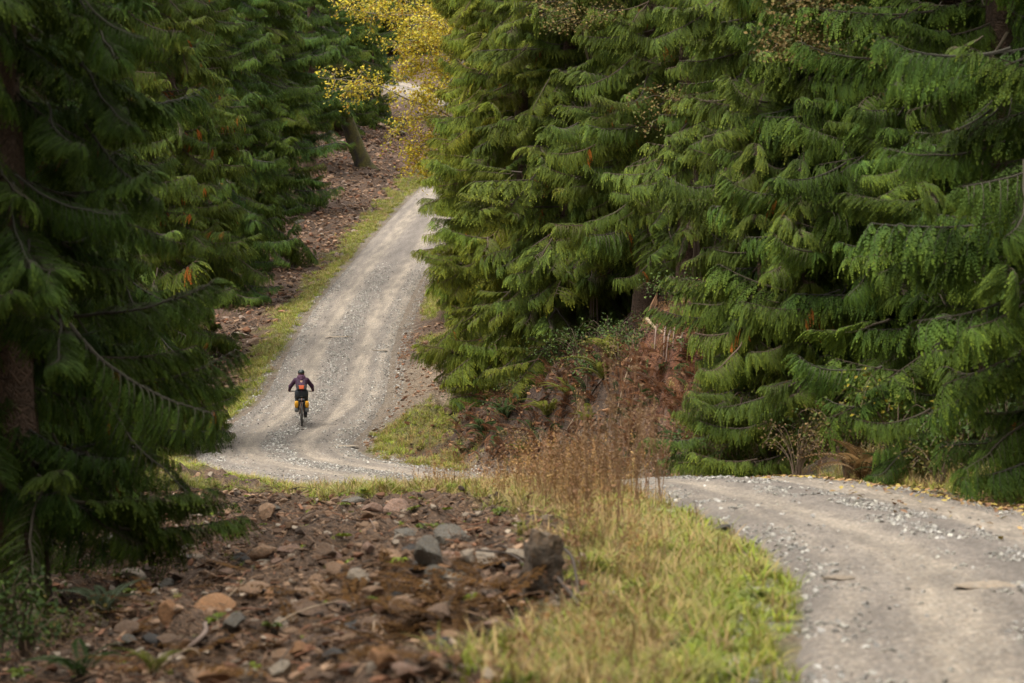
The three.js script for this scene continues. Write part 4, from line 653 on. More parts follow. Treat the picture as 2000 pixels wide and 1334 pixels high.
{
  const r = rng(620), tones = ['tan', 'orange', 'grey', 'pale', 'brown', 'pink', 'brown', 'tan', 'brown', 'pink', 'tan', 'orange', 'dark'], size = (d) => 0.6 + d / 60, nearest = (px, py) => landmarks.reduce((b, l) => { const e = Math.hypot(l[0] - px, (l[1] - py) * 1.6); return e < b[0] ? [e, l[2]] : b; }, [1e9, ''])[1], farSpot = (py) => py < 400 ? 'below the mossy leaning trunk' : py < 470 ? 'beside the visible road top' : py < 540 ? 'right of the dark tiered hemlock' : py < 620 ? 'right of the blue-green cedar' : py < 720 ? 'right of the long-limbed cedar' : 'left above the cyclist';
  for (let i = 0; i < 165; i++) { const px = lerp(180, 1000, r()), py = lerp(985, 1330, r() ** 0.8), p = hit(px, py), Z = zones(p.x, p.z); if (Z.grass > 0.35 || Z.e < 1) continue; const w = (0.06 + 0.17 * r() ** 2.0) * size(p.d), c = tones[Math.floor(r() * tones.length)]; rock(p, w, w * (0.4 + 0.4 * r()), c, (w < 0.075 * size(p.d) ? 'tiny' : w < 0.13 * size(p.d) ? 'small' : 'larger') + { tan: ' tan stone', orange: ' orange-brown stone', grey: ' grey stone', pale: ' pale stone', brown: ' dark brown stone', pink: ' pinkish stone', dark: ' blackish stone' }[c] + ' on the debris by the ' + nearest(px, py), 'stones on the near debris slope'); }
  for (let i = 0; i < 84; i++) { const u = r(), py = lerp(345, 830, u), px = lerp(830, 400, u) - lerp(20, 260, r()) * (1 - 0.5 * u), p = hit(px, py, 80), Z = zones(p.x, p.z); if (Z.grass > 0.3 || Z.e < 0.8 || Z.lat > 0) continue; const w = 0.12 + 0.5 * r() ** 2.6, c = ['pink', 'tan', 'grey', 'brown', 'pale'][Math.floor(r() * 5)]; rock(p, w, w * (0.35 + 0.35 * r()), c, (w < 0.16 ? 'small ' : w < 0.28 ? '' : 'large ') + { tan: 'tan rock', grey: 'grey rock', pale: 'pale rock', brown: 'dark brown rock', pink: 'pinkish rock' }[c] + ' in the rubble ' + farSpot(py) + (px > lerp(830, 400, u) - 130 * (1 - 0.5 * u) ? ', near the grass' : ', near the trees'), 'rocks on the far rubble slope'); }
  for (let i = 0; i < 26; i++) { const px = lerp(860, 1330, r()), py = lerp(700, 925, r()), p = hit(px, py, 47), Z = zones(p.x, p.z); if (Z.e < 0.3 || Z.lat < 0) continue; const w = 0.08 + 0.25 * r() ** 2.2, spot = (py < 780 ? 'high on the cut bank' : py < 860 ? 'halfway up the cut bank' : 'low on the cut bank') + (px < 960 ? ' beside the pull-out' : px < 1060 ? ' below the bright hemlock' : px < 1160 ? ' among the yellow ferns' : px < 1250 ? ' left of the red soil' : ' on the red soil'); rock(p, w, w * 0.5, r() < 0.6 ? 'orange' : 'brown', null, 'lumps on the cut bank', 0.5); const m = scene.children[scene.children.length - 1]; tag(m, m.material === rockMats.orange ? `orange-brown lump ${spot}` : `dark brown lump ${spot}`, 'rock', 'lumps on the cut bank'); }
  [[735, 280, 'pink'], [760, 240, 'tan'], [748, 225, 'pale'], [778, 262, 'grey'], [770, 215, 'pink']].forEach(([px, py, c], i) => rock(hit(px, py, 140), 0.7, 0.4, c, ['pinkish boulder left of the yellow leaves below the upper road', 'tan boulder halfway up the bank of the upper road', 'pale boulder just under the upper road', 'grey boulder among the yellow leaves below the upper road', 'pinkish boulder touching the edge of the upper road'][i]));
  [[662, 664, 0.75, 'pale stone worn flat in the left wheel track above the cyclist'], [676, 876, 0.55, 'pale stone worn flat in the bend below the cyclist'], [1945, 1172, 0.5, 'large white stone worn flat in the near road at the right edge'], [742, 690, 0.45, 'pale stone worn flat in the right wheel track'], [1640, 1152, 0.22, 'small pale stone worn flat in the middle of the near road']].forEach(([px, py, w, label]) => { const p = hit(px, py, 14), q = nearRoad(p.x, p.z), i = roadPts.indexOf(q.r), s = roadAt(i, q.lat), m = rock(V(s.x, s.y, s.z), w, 0.05, 'pale', label, null, 0.02, 0.38); m.scale.z = w * 0.6; m.scale.x = w; m.rotation.y = 0.1; });
  rock(hit(1405, 1040), 0.16, 0.13, 'dark', 'dark pebble at the grass edge of the near road'); rock(hit(1412, 1028), 0.12, 0.08, 'pale', 'pale pebble behind the dark one at the grass edge');
}
// ------------------------------------------------------------------ sticks, roots and litter
const stickM = { grey: std({ color: C(0.23, 0.165, 0.135) }), dark: std({ color: C(0.07, 0.052, 0.042) }), pale: std({ color: C(0.34, 0.25, 0.17) }), red: std({ color: C(0.18, 0.085, 0.05) }) };
function stick(name, label, pts, r0, r1, mat, group, cat = 'branch') { const c = curve(pts, 18), b = c[0].clone(); const m = single(name, tubeGeo(c.map((p) => p.clone().sub(b)), c.map((_, i) => lerp(r0, r1, i / 18)), 6, 0.25, pts.length + r0 * 100), stickM[mat], label, cat, group); m.position.copy(b); return m; }
const lift = (px, py, h) => { const p = hit(px, py); p.y += h; return p; };
stick('bare_root', 'long curved bare root lying across the bottom left', [lift(150, 1322, 0.02), lift(230, 1318, 0.03), lift(300, 1306, 0.04), lift(360, 1284, 0.05), lift(390, 1262, 0.06), lift(400, 1238, 0.09)], 0.014, 0.024, 'grey', null, 'root');
stick('dead_branch', 'dark dead branch crossing below the standing stone', [lift(1030, 1085, 0.12), lift(1060, 1120, 0.1), lift(1100, 1160, 0.08), lift(1135, 1195, 0.04)], 0.012, 0.02, 'dark', null);
stick('dead_branch', 'dark dead branch leaning right of the standing stone', [lift(1095, 1100, 0.16), lift(1120, 1130, 0.14), lift(1130, 1170, 0.05)], 0.014, 0.012, 'dark', null);
stick('dead_branch', 'dark branch over the pale rocks left of the standing stone', [lift(930, 1095, 0.1), lift(990, 1108, 0.13), lift(1030, 1130, 0.1), lift(1090, 1180, 0.04)], 0.01, 0.016, 'dark', null);
stick('dead_branch', 'thin red-brown branch across the lower debris slope', [lift(560, 1255, 0.05), lift(640, 1235, 0.08), lift(720, 1210, 0.08), lift(800, 1190, 0.05)], 0.008, 0.005, 'red', null);
stick('dead_branch', 'short dark stick at the outer edge of the bend', [lift(402, 858, 0.05), lift(418, 855, 0.07), lift(432, 853, 0.05)], 0.05, 0.03, 'dark', null);
stick('dead_branch', 'pale stick across the lip of the red bank', [at(1263, 622, 62.5), at(1280, 640, 62.2), at(1305, 655, 62), lift(1332, 668, 0.1)], 0.045, 0.03, 'pale', null);
[[1285, 650, 1278, 690], [1300, 655, 1296, 705], [1320, 660, 1314, 690], [1310, 662, 1300, 720], [1335, 668, 1330, 695]].forEach(([a, b, c, e], i) => stick('hanging_root', ['bare root hanging from the red bank, farthest left of five', 'bare root hanging from the red bank, second from the left', 'bare root hanging from the red bank, fourth from the left', 'longest bare root hanging in the middle of the red bank', 'bare root hanging from the red bank, farthest right of five'][i], [lift(a, b, 0.2), lift((a + c) / 2, (b + e) / 2, 0.35), lift(c, e, 0.1)], 0.03, 0.014, 'grey', 'roots hanging from the red bank', 'root'));
{ // torn pale wood on the lip of the bank: a splintered stump end
  const b = lift(1288, 612, 0.05), t = thing('broken_wood', 'pale torn wood sticking out of the lip of the red bank', 'wood', [b.x, b.y, b.z]), r = rng(91), torn = std({ color: C(0.17, 0.095, 0.052), map: barkTex.color }); t.scale.setScalar(0.8); t.rotation.set(0.1, 0.5, -0.5);
  for (let k = 0; k < 6; k++) { const l = 0.42 - 0.05 * k + 0.1 * r(), x = -0.34 + k * 0.045; part('splinter', tubeGeo(curve([V(x, -0.2, 0.02 * (k % 2)), V(x - 0.01, l * 0.4, 0.03 * (k % 3)), V(x - 0.05 - 0.03 * r(), l, 0.03)], 6), [0.05, 0.05, 0.046, 0.04, 0.03, 0.018, 0.004], 5, 0.4, k), torn, t); }
  part('log', tubeGeo(curve([V(-0.3, -0.05, 0), V(0.2, -0.12, 0.05), V(0.7, 0.0, 0.1)], 8), [0.14, 0.15, 0.14, 0.14, 0.13, 0.13, 0.12, 0.1, 0.08].map((v) => v * 0.7), 9, 0.3, 4), torn, t);
}
{
  const r = rng(630);
  for (let i = 0; i < 46; i++) { const near = i < 26, px = near ? lerp(200, 1060, r()) : i < 36 ? lerp(480, 780, r()) : lerp(880, 1300, r()), py = near ? lerp(1010, 1330, r()) : i < 36 ? lerp(350, 600, r()) : lerp(680, 900, r()), p = hit(px, py, near ? 12 : 46), Z = zones(p.x, p.z); if (Z.e < 0.8 || Z.grass > 0.4) continue;
    const a = r() * 6.28, l = (near ? 0.25 : 0.6) + (near ? 0.6 : 0.9) * r(), q = (f, h) => { const x = p.x + Math.cos(a) * l * f, z = p.z + Math.sin(a) * l * f; return V(x + (r() - 0.5) * 0.1, ground(x, z) + h, z); };
    const mat = ['grey', 'dark', 'pale', 'red'][Math.floor(r() * 4)], where = near ? 'the near debris slope' : i < 36 ? 'the far rubble slope' : 'the cut bank';
    stick('dead_branch', { grey: 'greyish', dark: 'blackish', pale: 'pale', red: 'red-brown' }[mat] + ' dead stick lying on ' + where + (near ? (py < 1120 ? ', upper part' : py < 1230 ? ', middle part' : ', lower part') + (px < 600 ? ' left' : ' right') : (i % 3 ? ', higher up' : ', lower down')), [q(-0.5, 0.03), q(-0.1, 0.05 + 0.08 * r()), q(0.5, 0.03 + 0.12 * r())], near ? 0.01 : 0.03, near ? 0.005 : 0.015, mat, 'sticks on ' + where); }
}
const flat = (G) => G.build();
const chip = (() => { const G = new Geo(), w = C(1, 1, 1); G.quad(0, V(-0.5, 0, -0.12), V(0.5, 0.03, -0.08), V(0.46, 0.05, 0.1), V(-0.48, 0.02, 0.13), w); G.quad(0, V(-0.5, -0.1, -0.1), V(-0.48, 0.02, 0.13), V(0.46, 0.05, 0.1), V(0.5, -0.1, 0.08), w); G.quad(0, V(-0.5, 0, -0.12), V(-0.5, -0.1, -0.1), V(0.5, -0.1, -0.06), V(0.5, 0.03, -0.08), w); return flat(G); })();
const twig = (() => { const G = new Geo(); G.tube(0, [V(-0.5, 0, 0), V(-0.15, 0.06, 0.05), V(0.2, 0.02, -0.04), V(0.5, 0.07, 0.03)], 0.018, 0.008, C(1, 1, 1), 3); return flat(G); })();
const leafFlat = (() => { const G = new Geo(), w = C(1, 1, 1); G.tri(0, V(-0.5, 0, 0), V(0, 0.1, 0.3), V(0.5, 0.04, 0), w); G.tri(0, V(-0.5, 0, 0), V(0.5, 0.04, 0), V(0, 0.12, -0.3), w); return flat(G); })();
function litter(name, label, geos, n, pick, seed) {
  const r = rng(seed), lists = geos.map(() => []);
  for (let i = 0; i < n; i++) { const k = pick(r, i); if (!k) continue; const [p, s, c, g] = k; lists[g].push([p, quat((r() - 0.5) * 1.0, r() * 6.28, (r() - 0.5) * 1.0), s, C(...c)]); }
  const o = new THREE.Group(); o.name = numbered(name); scene.add(o); tag(o, label, 'debris', null, 'stuff');
  lists.forEach((l, k) => { if (l.length) scatter('bits', geos[k], M.litter ??= std({ vertexColors: false, side: THREE.DoubleSide }), l, o); });
}
const BR = [[0.3, 0.18, 0.11], [0.2, 0.115, 0.068], [0.12, 0.07, 0.044], [0.36, 0.225, 0.14], [0.27, 0.125, 0.068], [0.08, 0.052, 0.036]], shadeOf = (r, c) => { const f = 0.45 + 0.45 * r(); return c.map((v) => v * f); };
const bits = [chip, twig, leafFlat, stoneSmall[0], stoneSmall[2]];
litter('slope_litter', 'bark chips, twigs, clods and small stones over the near debris slope', bits, 60000, (r) => {
  const d = lerp(15, 66, r() ** 1.5), x = lerp(-0.21 * d - 1, 1.5, r()), Z = zones(x, -d); if (Z.lat > 0 || Z.e < 0.9 || r() < Z.grass * 0.9) return null;
  const g = [0, 0, 1, 1, 3, 4, 3, 4][Math.floor(r() * 8)], s = (g === 1 ? 0.12 + 0.3 * r() ** 2 : g > 2 ? 0.02 + 0.085 * r() ** 2.6 : 0.04 + 0.11 * r() ** 2) * (0.75 + d / 70); return [V(x, ground(x, -d) + s * 0.1, -d), s, shadeOf(r, g > 2 && r() < 0.16 ? [0.42, 0.33, 0.25] : BR[Math.floor(r() * 6)]), g];
}, 701);
litter('rubble_litter', 'clods, chips and small stones over the far rubble slope', bits, 40000, (r) => {
  const d = lerp(76, 190, r()), Rp = roadPts.find((q) => -q.p.z > d) ?? roadPts[0], x = Rp.p.x - Rp.w - lerp(0.8, 11, r()), Z = zones(x, -d); if (r() < Z.grass) return null;
  const g = [0, 1, 3, 4, 3, 4, 0][Math.floor(r() * 7)], s = g === 1 ? 0.3 + 0.5 * r() : 0.06 + 0.2 * r() ** 2.2; return [V(x, ground(x, -d) + s * 0.1, -d), s, shadeOf(r, r() < 0.1 ? [0.34, 0.25, 0.2] : BR[Math.floor(r() * 6)]), g];
}, 702);
litter('bank_litter', 'red-brown leaves, clods and twigs over the cut bank and pull-out', bits, 36000, (r) => {
  const d = lerp(46, 100, r()), x = lerp(-6, 7, r()), Z = zones(x, -d); if (Z.lat < 0 || Z.e < 0.1 || r() < Z.grass * 0.8 || (Z.pull > 0.4 && r() < 0.55)) return null;
  const g = [0, 2, 2, 1, 3, 4, 2][Math.floor(r() * 7)], s = g === 1 ? 0.15 + 0.4 * r() : 0.05 + 0.12 * r() ** 2, red = Z.bank > 0.4; return [V(x, ground(x, -d) + s * 0.1, -d), s, shadeOf(r, red ? [[0.26, 0.115, 0.055], [0.17, 0.08, 0.042], [0.32, 0.17, 0.085], [0.1, 0.06, 0.038]][Math.floor(r() * 4)] : BR[Math.floor(r() * 5)]), g];
}, 703);
litter('fallen_leaves', 'fallen tan and yellow leaves along the right edge of the near road', [leafFlat], 3200, (r) => {
  const i = Math.floor(lerp(180, 560, r())), R = roadPts[i], d = -R.p.z; if (d < 18 || d > 43) return null; const lat = R.w - 0.7 + 1.3 * r() ** 0.8 - (r() < 0.12 ? 1.5 * r() : 0), p = roadAt(i, Math.min(lat, R.w)); if (lat > R.w) { p.x = R.p.x + R.x * lat; p.z = R.p.z + R.z * lat; p.y = ground(p.x, p.z); } p.y += 0.02;
  return [p, 0.06 + 0.07 * r(), shadeOf(r, [[0.5, 0.33, 0.14], [0.36, 0.2, 0.09], [0.55, 0.42, 0.1], [0.24, 0.13, 0.07]][Math.floor(r() * 4)]), 0];
}, 704);
{ // dead cedar sprays lying on the slope and hanging brown under the corner tree
  const G = new Geo(), r = rng(88); frond(G, V(0, 0.02, 0), V(1, 0.12, 0), 0.6, 0.13, 0.12, V(0, 0, 1), r, C(1, 1, 1), true); const g = G.build(), l = [], q = rng(89);
  for (let i = 0; i < 260; i++) { const u = q() < 0.55, px = u ? lerp(700, 1010, q()) : lerp(230, 900, q()), py = u ? lerp(1110, 1260, q()) : lerp(1090, 1330, q()), p = hit(px, py), Z = zones(p.x, p.z); if (Z.grass > 0.4 || Z.e < 0.8) continue; const f = 0.35 + 0.5 * q(); l.push([V(p.x, p.y + 0.02, p.z), quat((q() - 0.5) * 0.6, q() * 6.28, (q() - 0.5) * 0.6), 0.5 + 0.6 * q(), C(f * 0.55, f * 0.85, f * 1.4)]); }
  scatter('dead_sprays', g, M.leaf, l, scene, 'rust-brown dead conifer sprays lying on the debris slope', 'debris');
}

{ // rusty dead bracken over the cut bank, and a few live fronds
  const r = rng(801), rust = frondGeos.map(() => []), live = frondGeos.map(() => []);
  for (let i = 0; i < 2200; i++) { const px = lerp(890, 1420, r()), py = lerp(690, 930, r()), p = hit(px, py, 46), Z = zones(p.x, p.z); if (Z.lat < 0 || Z.e < 0.35 || fbm(p.x * 0.8, p.z * 0.8, 2) < -0.12) continue; const f = 0.6 + 0.7 * r(); (i % 5 ? rust : live)[i % 3].push([p, new THREE.Quaternion().setFromEuler(new THREE.Euler((r() - 0.5) * 0.8, r() * 6.28, 0.1 + 0.9 * r(), 'YZX')), 0.35 + 0.45 * r(), C(f, f, f)]); }
  const o = new THREE.Group(); o.name = 'dead_bracken'; scene.add(o); tag(o, 'rusty dead bracken and twigs covering the cut bank', 'bracken', null, 'stuff');
  const RF = fernM('r', [0.17, 0.075, 0.032]);
  rust.forEach((l, k) => scatter('fronds', frondGeos[k], RF, l, o)); live.forEach((l, k) => scatter('fronds', frondGeos[k], GF, l, o));
}
{ // broad-leaved weeds in the verge and grass round the standing stone
  const G = new Geo(), r = rng(803); for (let i = 0; i < 11; i++) { const a = i / 11 * 6.28 + r(), l = 0.06 + 0.06 * r(), D = V(Math.cos(a), 0, Math.sin(a)), S = V(-D.z, 0, D.x), m = D.clone().multiplyScalar(l * 0.55).add(V(0, 0.045, 0)), t = D.clone().multiplyScalar(l).add(V(0, 0.02, 0)), f = 0.75 + 0.5 * r(), c = tmpC.setRGB(f, f, f); G.tri(0, V(0, 0.01, 0), m.clone().addScaledVector(S, l * 0.25), t, c); G.tri(0, V(0, 0.01, 0), t, m.clone().addScaledVector(S, -l * 0.25), c); }
  const g = G.build(), l = [];
  for (let i = 0; i < 5200; i++) { const d = lerp(13, 70, r() ** 1.4), x = lerp(-9, 4, r()), Z = zones(x, -d); if (Z.lat > 0 || Z.e < 0.15 || (Z.grass < 0.3 && r() < 0.82)) continue; const f = 0.6 + 0.8 * r(); l.push([V(x, ground(x, -d) + 0.01, -d), quat((r() - 0.5) * 0.5, r() * 6.28, (r() - 0.5) * 0.5), 0.5 + 0.9 * r(), C(0.19 * f, 0.24 * f, 0.025)]); }
  scatter('verge_weeds', g, M.grass, l, scene, 'low broad-leaved weeds in the near verge and slope', 'weeds');
}
// ------------------------------------------------------------------ cyclist and bicycle
{
  let bi = 0; for (let i = 0; i <= ROADN; i++) if (-roadPts[i].p.z < 82.6) bi = i;
  const lat0 = 0.12, foot = roadAt(bi, lat0), fwd = roadPts[Math.min(bi + 14, ROADN)].p.clone().sub(roadPts[bi - 14].p).normalize();
  const heading = 0.1, slope = Math.asin(fwd.y);
  const place = (o) => { o.position.copy(foot); o.rotation.set(slope, heading, 0, 'YXZ'); return o; };
  const blk = std({ color: C(0.02, 0.02, 0.022), roughness: 0.6 }), rub = std({ color: C(0.045, 0.042, 0.038), roughness: 0.95 }), met = std({ color: C(0.25, 0.25, 0.26), metalness: 0.8, roughness: 0.4 }), paint = std({ color: C(0.32, 0.16, 0.12), roughness: 0.45 });
  const tb = (a, b, r) => tubeGeo([V(...a), V(...b)], [r, r], 8);
  const bike = place(thing('bicycle', 'dark mountain bicycle with bags ridden up the gravel road', 'bicycle'));
  for (const [z, nm] of [[0.54, 'wheel'], [-0.56, 'wheel']]) {
    const w = new THREE.Group(); w.name = nm; w.position.set(0, 0.362, z); w.rotation.y = Math.PI / 2; bike.add(w);
    part('tyre', new THREE.TorusGeometry(0.333, 0.029, 10, 40), rub, w); part('rim', new THREE.TorusGeometry(0.298, 0.012, 6, 40), blk, w);
    const sp = []; for (let k = 0; k < 16; k++) { const a = k / 16 * 6.2832; sp.push(tb([0.02 * Math.cos(a + 1), 0.02 * Math.sin(a + 1), k & 1 ? 0.03 : -0.03], [0.295 * Math.cos(a), 0.295 * Math.sin(a), 0], 0.0015)); } part('spokes', mergeGeometries(sp), met, w).userData.kind = 'stuff';
    part('hub', tb([0, 0, -0.06], [0, 0, 0.06], 0.022), met, w);
  }
  part('frame', mergeGeometries([tb([0, 0.32, 0.1], [0, 0.86, 0.27], 0.018), tb([0, 0.32, 0.1], [0, 0.78, -0.36], 0.024), tb([0, 0.8, 0.25], [0, 0.88, -0.34], 0.019), tb([0, 0.76, -0.37], [0, 0.92, -0.33], 0.024), ...[-1, 1].flatMap((s) => [tb([s * 0.03, 0.32, 0.1], [s * 0.065, 0.362, 0.54], 0.011), tb([s * 0.02, 0.8, 0.25], [s * 0.065, 0.362, 0.54], 0.009)])]), paint, bike);
  part('fork', mergeGeometries([-1, 1].map((s) => tb([s * 0.06, 0.362, -0.56], [s * 0.055, 0.74, -0.4], 0.017)).concat(tb([-0.06, 0.74, -0.4], [0.06, 0.74, -0.4], 0.02))), blk, bike);
  part('handlebar', mergeGeometries([tubeGeo(curve([V(-0.39, 0.985, -0.32), V(-0.15, 0.99, -0.38), V(0, 0.97, -0.4), V(0.15, 0.99, -0.38), V(0.39, 0.985, -0.32)], 16), Array(17).fill(0.016), 8), tb([0, 0.92, -0.33], [0, 0.97, -0.4], 0.02)]), blk, bike);
  const sad = new THREE.SphereGeometry(0.5, 16, 10); sad.scale(0.15, 0.06, 0.27); sad.translate(0, 0.925, 0.27); part('saddle', sad, blk, bike);
  part('seat_post', tb([0, 0.84, 0.265], [0, 0.91, 0.275], 0.014), met, bike);
  part('crank', mergeGeometries([tb([0.07, 0.32, 0.1], [0.09, 0.2, -0.02], 0.012), tb([-0.07, 0.32, 0.1], [-0.09, 0.44, 0.22], 0.012), tb([-0.07, 0.32, 0.1], [0.07, 0.32, 0.1], 0.02)]), met, bike);
  for (const [x, y, z] of [[0.14, 0.2, -0.02], [-0.14, 0.44, 0.22]]) { const g = new THREE.BoxGeometry(0.1, 0.02, 0.09); g.translate(x, y, z); part('pedal', g, blk, bike); }
  part('luggage_rack', mergeGeometries([...[-1, 1].flatMap((s) => [tb([s * 0.07, 0.362, 0.54], [s * 0.06, 0.77, 0.5], 0.007), tb([s * 0.06, 0.77, 0.26], [s * 0.06, 0.77, 0.72], 0.007)]), tb([-0.06, 0.77, 0.72], [0.06, 0.77, 0.72], 0.007)]), blk, bike);
  const bagShape = (s, y0, y1, w, z0, z1, c) => { const g = new THREE.BoxGeometry(w, y1 - y0, z1 - z0, 4, 6, 6), p = g.attributes.position; for (let i = 0; i < p.count; i++) { const x = p.getX(i) / w * 2, y = p.getY(i) / (y1 - y0) * 2, z = p.getZ(i) / (z1 - z0) * 2, r = 1 - 0.09 * (x * x * y * y + y * y * z * z + x * x * z * z); p.setXYZ(i, p.getX(i) * r * (1 + 0.12 * (1 - y * y)), p.getY(i) * r, p.getZ(i) * r); } g.translate(s * c, (y0 + y1) / 2, (z0 + z1) / 2); g.computeVertexNormals(); return g; };
  const yel = std({ color: C(0.6, 0.28, 0.008), roughness: 0.55 }), gry = std({ color: C(0.12, 0.12, 0.12), roughness: 0.7 });
  for (const s of [-1, 1]) {
    const p = place(thing('pannier_bag', s < 0 ? 'yellow and grey pannier bag on the left of the rear wheel' : 'yellow and grey pannier bag on the right of the rear wheel', 'bag', [0, 0, 0], 'pannier bags on the bicycle'));
    part('upper_body', bagShape(s, 0.6, 0.8, 0.115, 0.38, 0.68, 0.165), yel, p); part('lower_body', bagShape(s, 0.46, 0.602, 0.118, 0.385, 0.675, 0.163), gry, p); part('back_panel', bagShape(s, 0.48, 0.82, 0.03, 0.4, 0.66, 0.098), blk, p);
  }
  const roll = place(thing('seat_roll', 'small dark bundle strapped on top of the luggage rack', 'bag')); { const g = new THREE.CapsuleGeometry(0.055, 0.12, 6, 12); g.rotateZ(Math.PI / 2); g.translate(0, 0.835, 0.56); part('roll', g, blk, roll); part('strap', new THREE.TorusGeometry(0.058, 0.008, 6, 16).rotateY(Math.PI / 2).translate(0, 0.835, 0.56), std({ color: C(0.45, 0.22, 0.17) }), roll); }

  // person: joints with radii, joined smoothly
  function field(bones, cell, k) {
    const lo = V(9, 9, 9), hi = V(-9, -9, -9); for (const [a, b, ra, rb] of bones) for (const [p, r] of [[a, ra], [b, rb]]) { lo.min(V(p[0] - r, p[1] - r, p[2] - r)); hi.max(V(p[0] + r, p[1] + r, p[2] + r)); }
    const c = lo.clone().add(hi).multiplyScalar(0.5), half = Math.max(hi.x - lo.x, hi.y - lo.y, hi.z - lo.z) / 2 + 4 * cell, n = Math.min(120, Math.ceil(2 * half / cell)), mc = new MarchingCubes(n, new THREE.MeshBasicMaterial(), false, false, 200000); mc.isolation = 0;
    const B = bones.map(([a, b, ra, rb]) => ({ a: V(...a), d: V(...b).sub(V(...a)), ra, rb })), p = V(), q = V();
    for (let z = 0; z < n; z++) for (let y = 0; y < n; y++) for (let x = 0; x < n; x++) {
      p.set((x - n / 2) / (n / 2) * half + c.x, (y - n / 2) / (n / 2) * half + c.y, (z - n / 2) / (n / 2) * half + c.z); let m = 9;
      for (const b of B) { q.copy(p).sub(b.a); const t = clamp(q.dot(b.d) / Math.max(1e-9, b.d.lengthSq())); const e = q.addScaledVector(b.d, -t).length() - lerp(b.ra, b.rb, t); const h = clamp(0.5 + 0.5 * (m - e) / k); m = lerp(m, e, h) - k * h * (1 - h); }
      mc.field[x + y * n + z * n * n] = -m;
    }
    mc.update(); const g = new THREE.BufferGeometry(), cnt = mc.count ?? mc.geometry.drawRange.count, pos = mc.positionArray.slice(0, cnt * 3);
    for (let i = 0; i < cnt; i++) { pos[i * 3] = pos[i * 3] * half + c.x; pos[i * 3 + 1] = pos[i * 3 + 1] * half + c.y; pos[i * 3 + 2] = pos[i * 3 + 2] * half + c.z; }
    g.setAttribute('position', new THREE.BufferAttribute(pos, 3)); const w = mergeVertices(g, 1e-5); w.computeVertexNormals(); return w;
  }
  const me = place(thing('person', 'cyclist in purple hooded jacket and dark trousers riding away up the road', 'person'));
  const skin = std({ color: C(0.42, 0.25, 0.17), roughness: 0.6 }), purple = std({ color: C(0.05, 0.016, 0.045), roughness: 0.8 }), navy = std({ color: C(0.017, 0.021, 0.027), roughness: 0.85 });
  const sh = (s) => [s * 0.185, 1.4, 0.0], el = (s) => [s * 0.34, 1.19, -0.1], wr = (s) => [s * 0.375, 1.035, -0.29], hip = (s) => [s * 0.1, 0.98, 0.24];
  const knee = (s) => s > 0 ? [0.13, 0.66, -0.12] : [-0.13, 0.84, -0.16], ank = (s) => s > 0 ? [0.13, 0.29, 0.03] : [-0.13, 0.52, 0.27], toe = (s) => s > 0 ? [0.14, 0.225, -0.12] : [-0.14, 0.455, 0.13];
  const head = [[0, 1.585, -0.11], [0, 1.62, -0.1]];
  const core = [[[0, 1.0, 0.24], [0, 1.2, 0.15], 0.12, 0.115], [[0, 1.2, 0.15], [0, 1.37, 0.02], 0.12, 0.12], [[0, 1.38, 0.0], [0, 1.53, -0.08], 0.055, 0.05], [head[0], head[1], 0.085, 0.09], [[0, 1.545, -0.165], [0, 1.6, -0.185], 0.04, 0.05]];
  const limb = [-1, 1].flatMap((s) => [[sh(s), el(s), 0.052, 0.04], [el(s), wr(s), 0.04, 0.027], [hip(s), knee(s), 0.085, 0.058], [knee(s), ank(s), 0.055, 0.038], [ank(s), toe(s), 0.035, 0.03]]);
  const body = field([...core, ...limb, ...[-1, 1].map((s) => [wr(s), [s * 0.375, 1.012, -0.325], 0.027, 0.03])], 0.018, 0.03), hands = [];
  for (const s of [-1, 1]) { // palm on the grip, four fingers curled over it and the thumb below
    const b = []; b.push([[s * 0.345, 1.012, -0.32], [s * 0.405, 1.012, -0.318], 0.02, 0.019]);
    [[0.338, 0.0085, 0.034], [0.36, 0.0092, 0.038], [0.382, 0.0088, 0.036], [0.402, 0.0075, 0.028]].forEach(([x, r, l]) => b.push([[s * x, 1.018, -0.335], [s * x, 1.006, -0.335 - l * 0.6], r, r], [[s * x, 1.006, -0.335 - l * 0.6], [s * x, 0.972, -0.348], r, r * 0.85]));
    b.push([[s * 0.335, 1.0, -0.315], [s * 0.315, 0.978, -0.33], 0.011, 0.0095], [[s * 0.315, 0.978, -0.33], [s * 0.318, 0.965, -0.345], 0.0095, 0.008]); hands.push(field(b, 0.0035, 0.004));
  }
  const nose = field([[[0, 1.585, -0.19], [0, 1.56, -0.212], 0.012, 0.016], [[-0.02, 1.528, -0.19], [0.02, 1.528, -0.19], 0.012, 0.012], [[-0.09, 1.6, -0.09], [-0.092, 1.565, -0.095], 0.018, 0.012], [[0.09, 1.6, -0.09], [0.092, 1.565, -0.095], 0.018, 0.012]], 0.006, 0.006);
  part('body', mergeGeometries([body, ...hands, nose]), skin, me);
  for (const s of [-1, 1]) part('eye', new THREE.SphereGeometry(0.011, 8, 6).translate(s * 0.032, 1.595, -0.188), blk, me);
  part('jacket', field([[[0, 1.04, 0.22], [0, 1.2, 0.15], 0.15, 0.145], [[-0.05, 1.2, 0.15], [-0.075, 1.35, 0.03], 0.12, 0.12], [[0.05, 1.2, 0.15], [0.075, 1.35, 0.03], 0.12, 0.12], [[-0.13, 1.39, 0.005], [0.13, 1.39, 0.005], 0.09, 0.09], ...[-1, 1].flatMap((s) => [[sh(s), el(s), 0.075, 0.06], [el(s), wr(s), 0.06, 0.043]])], 0.017, 0.04), purple, me);
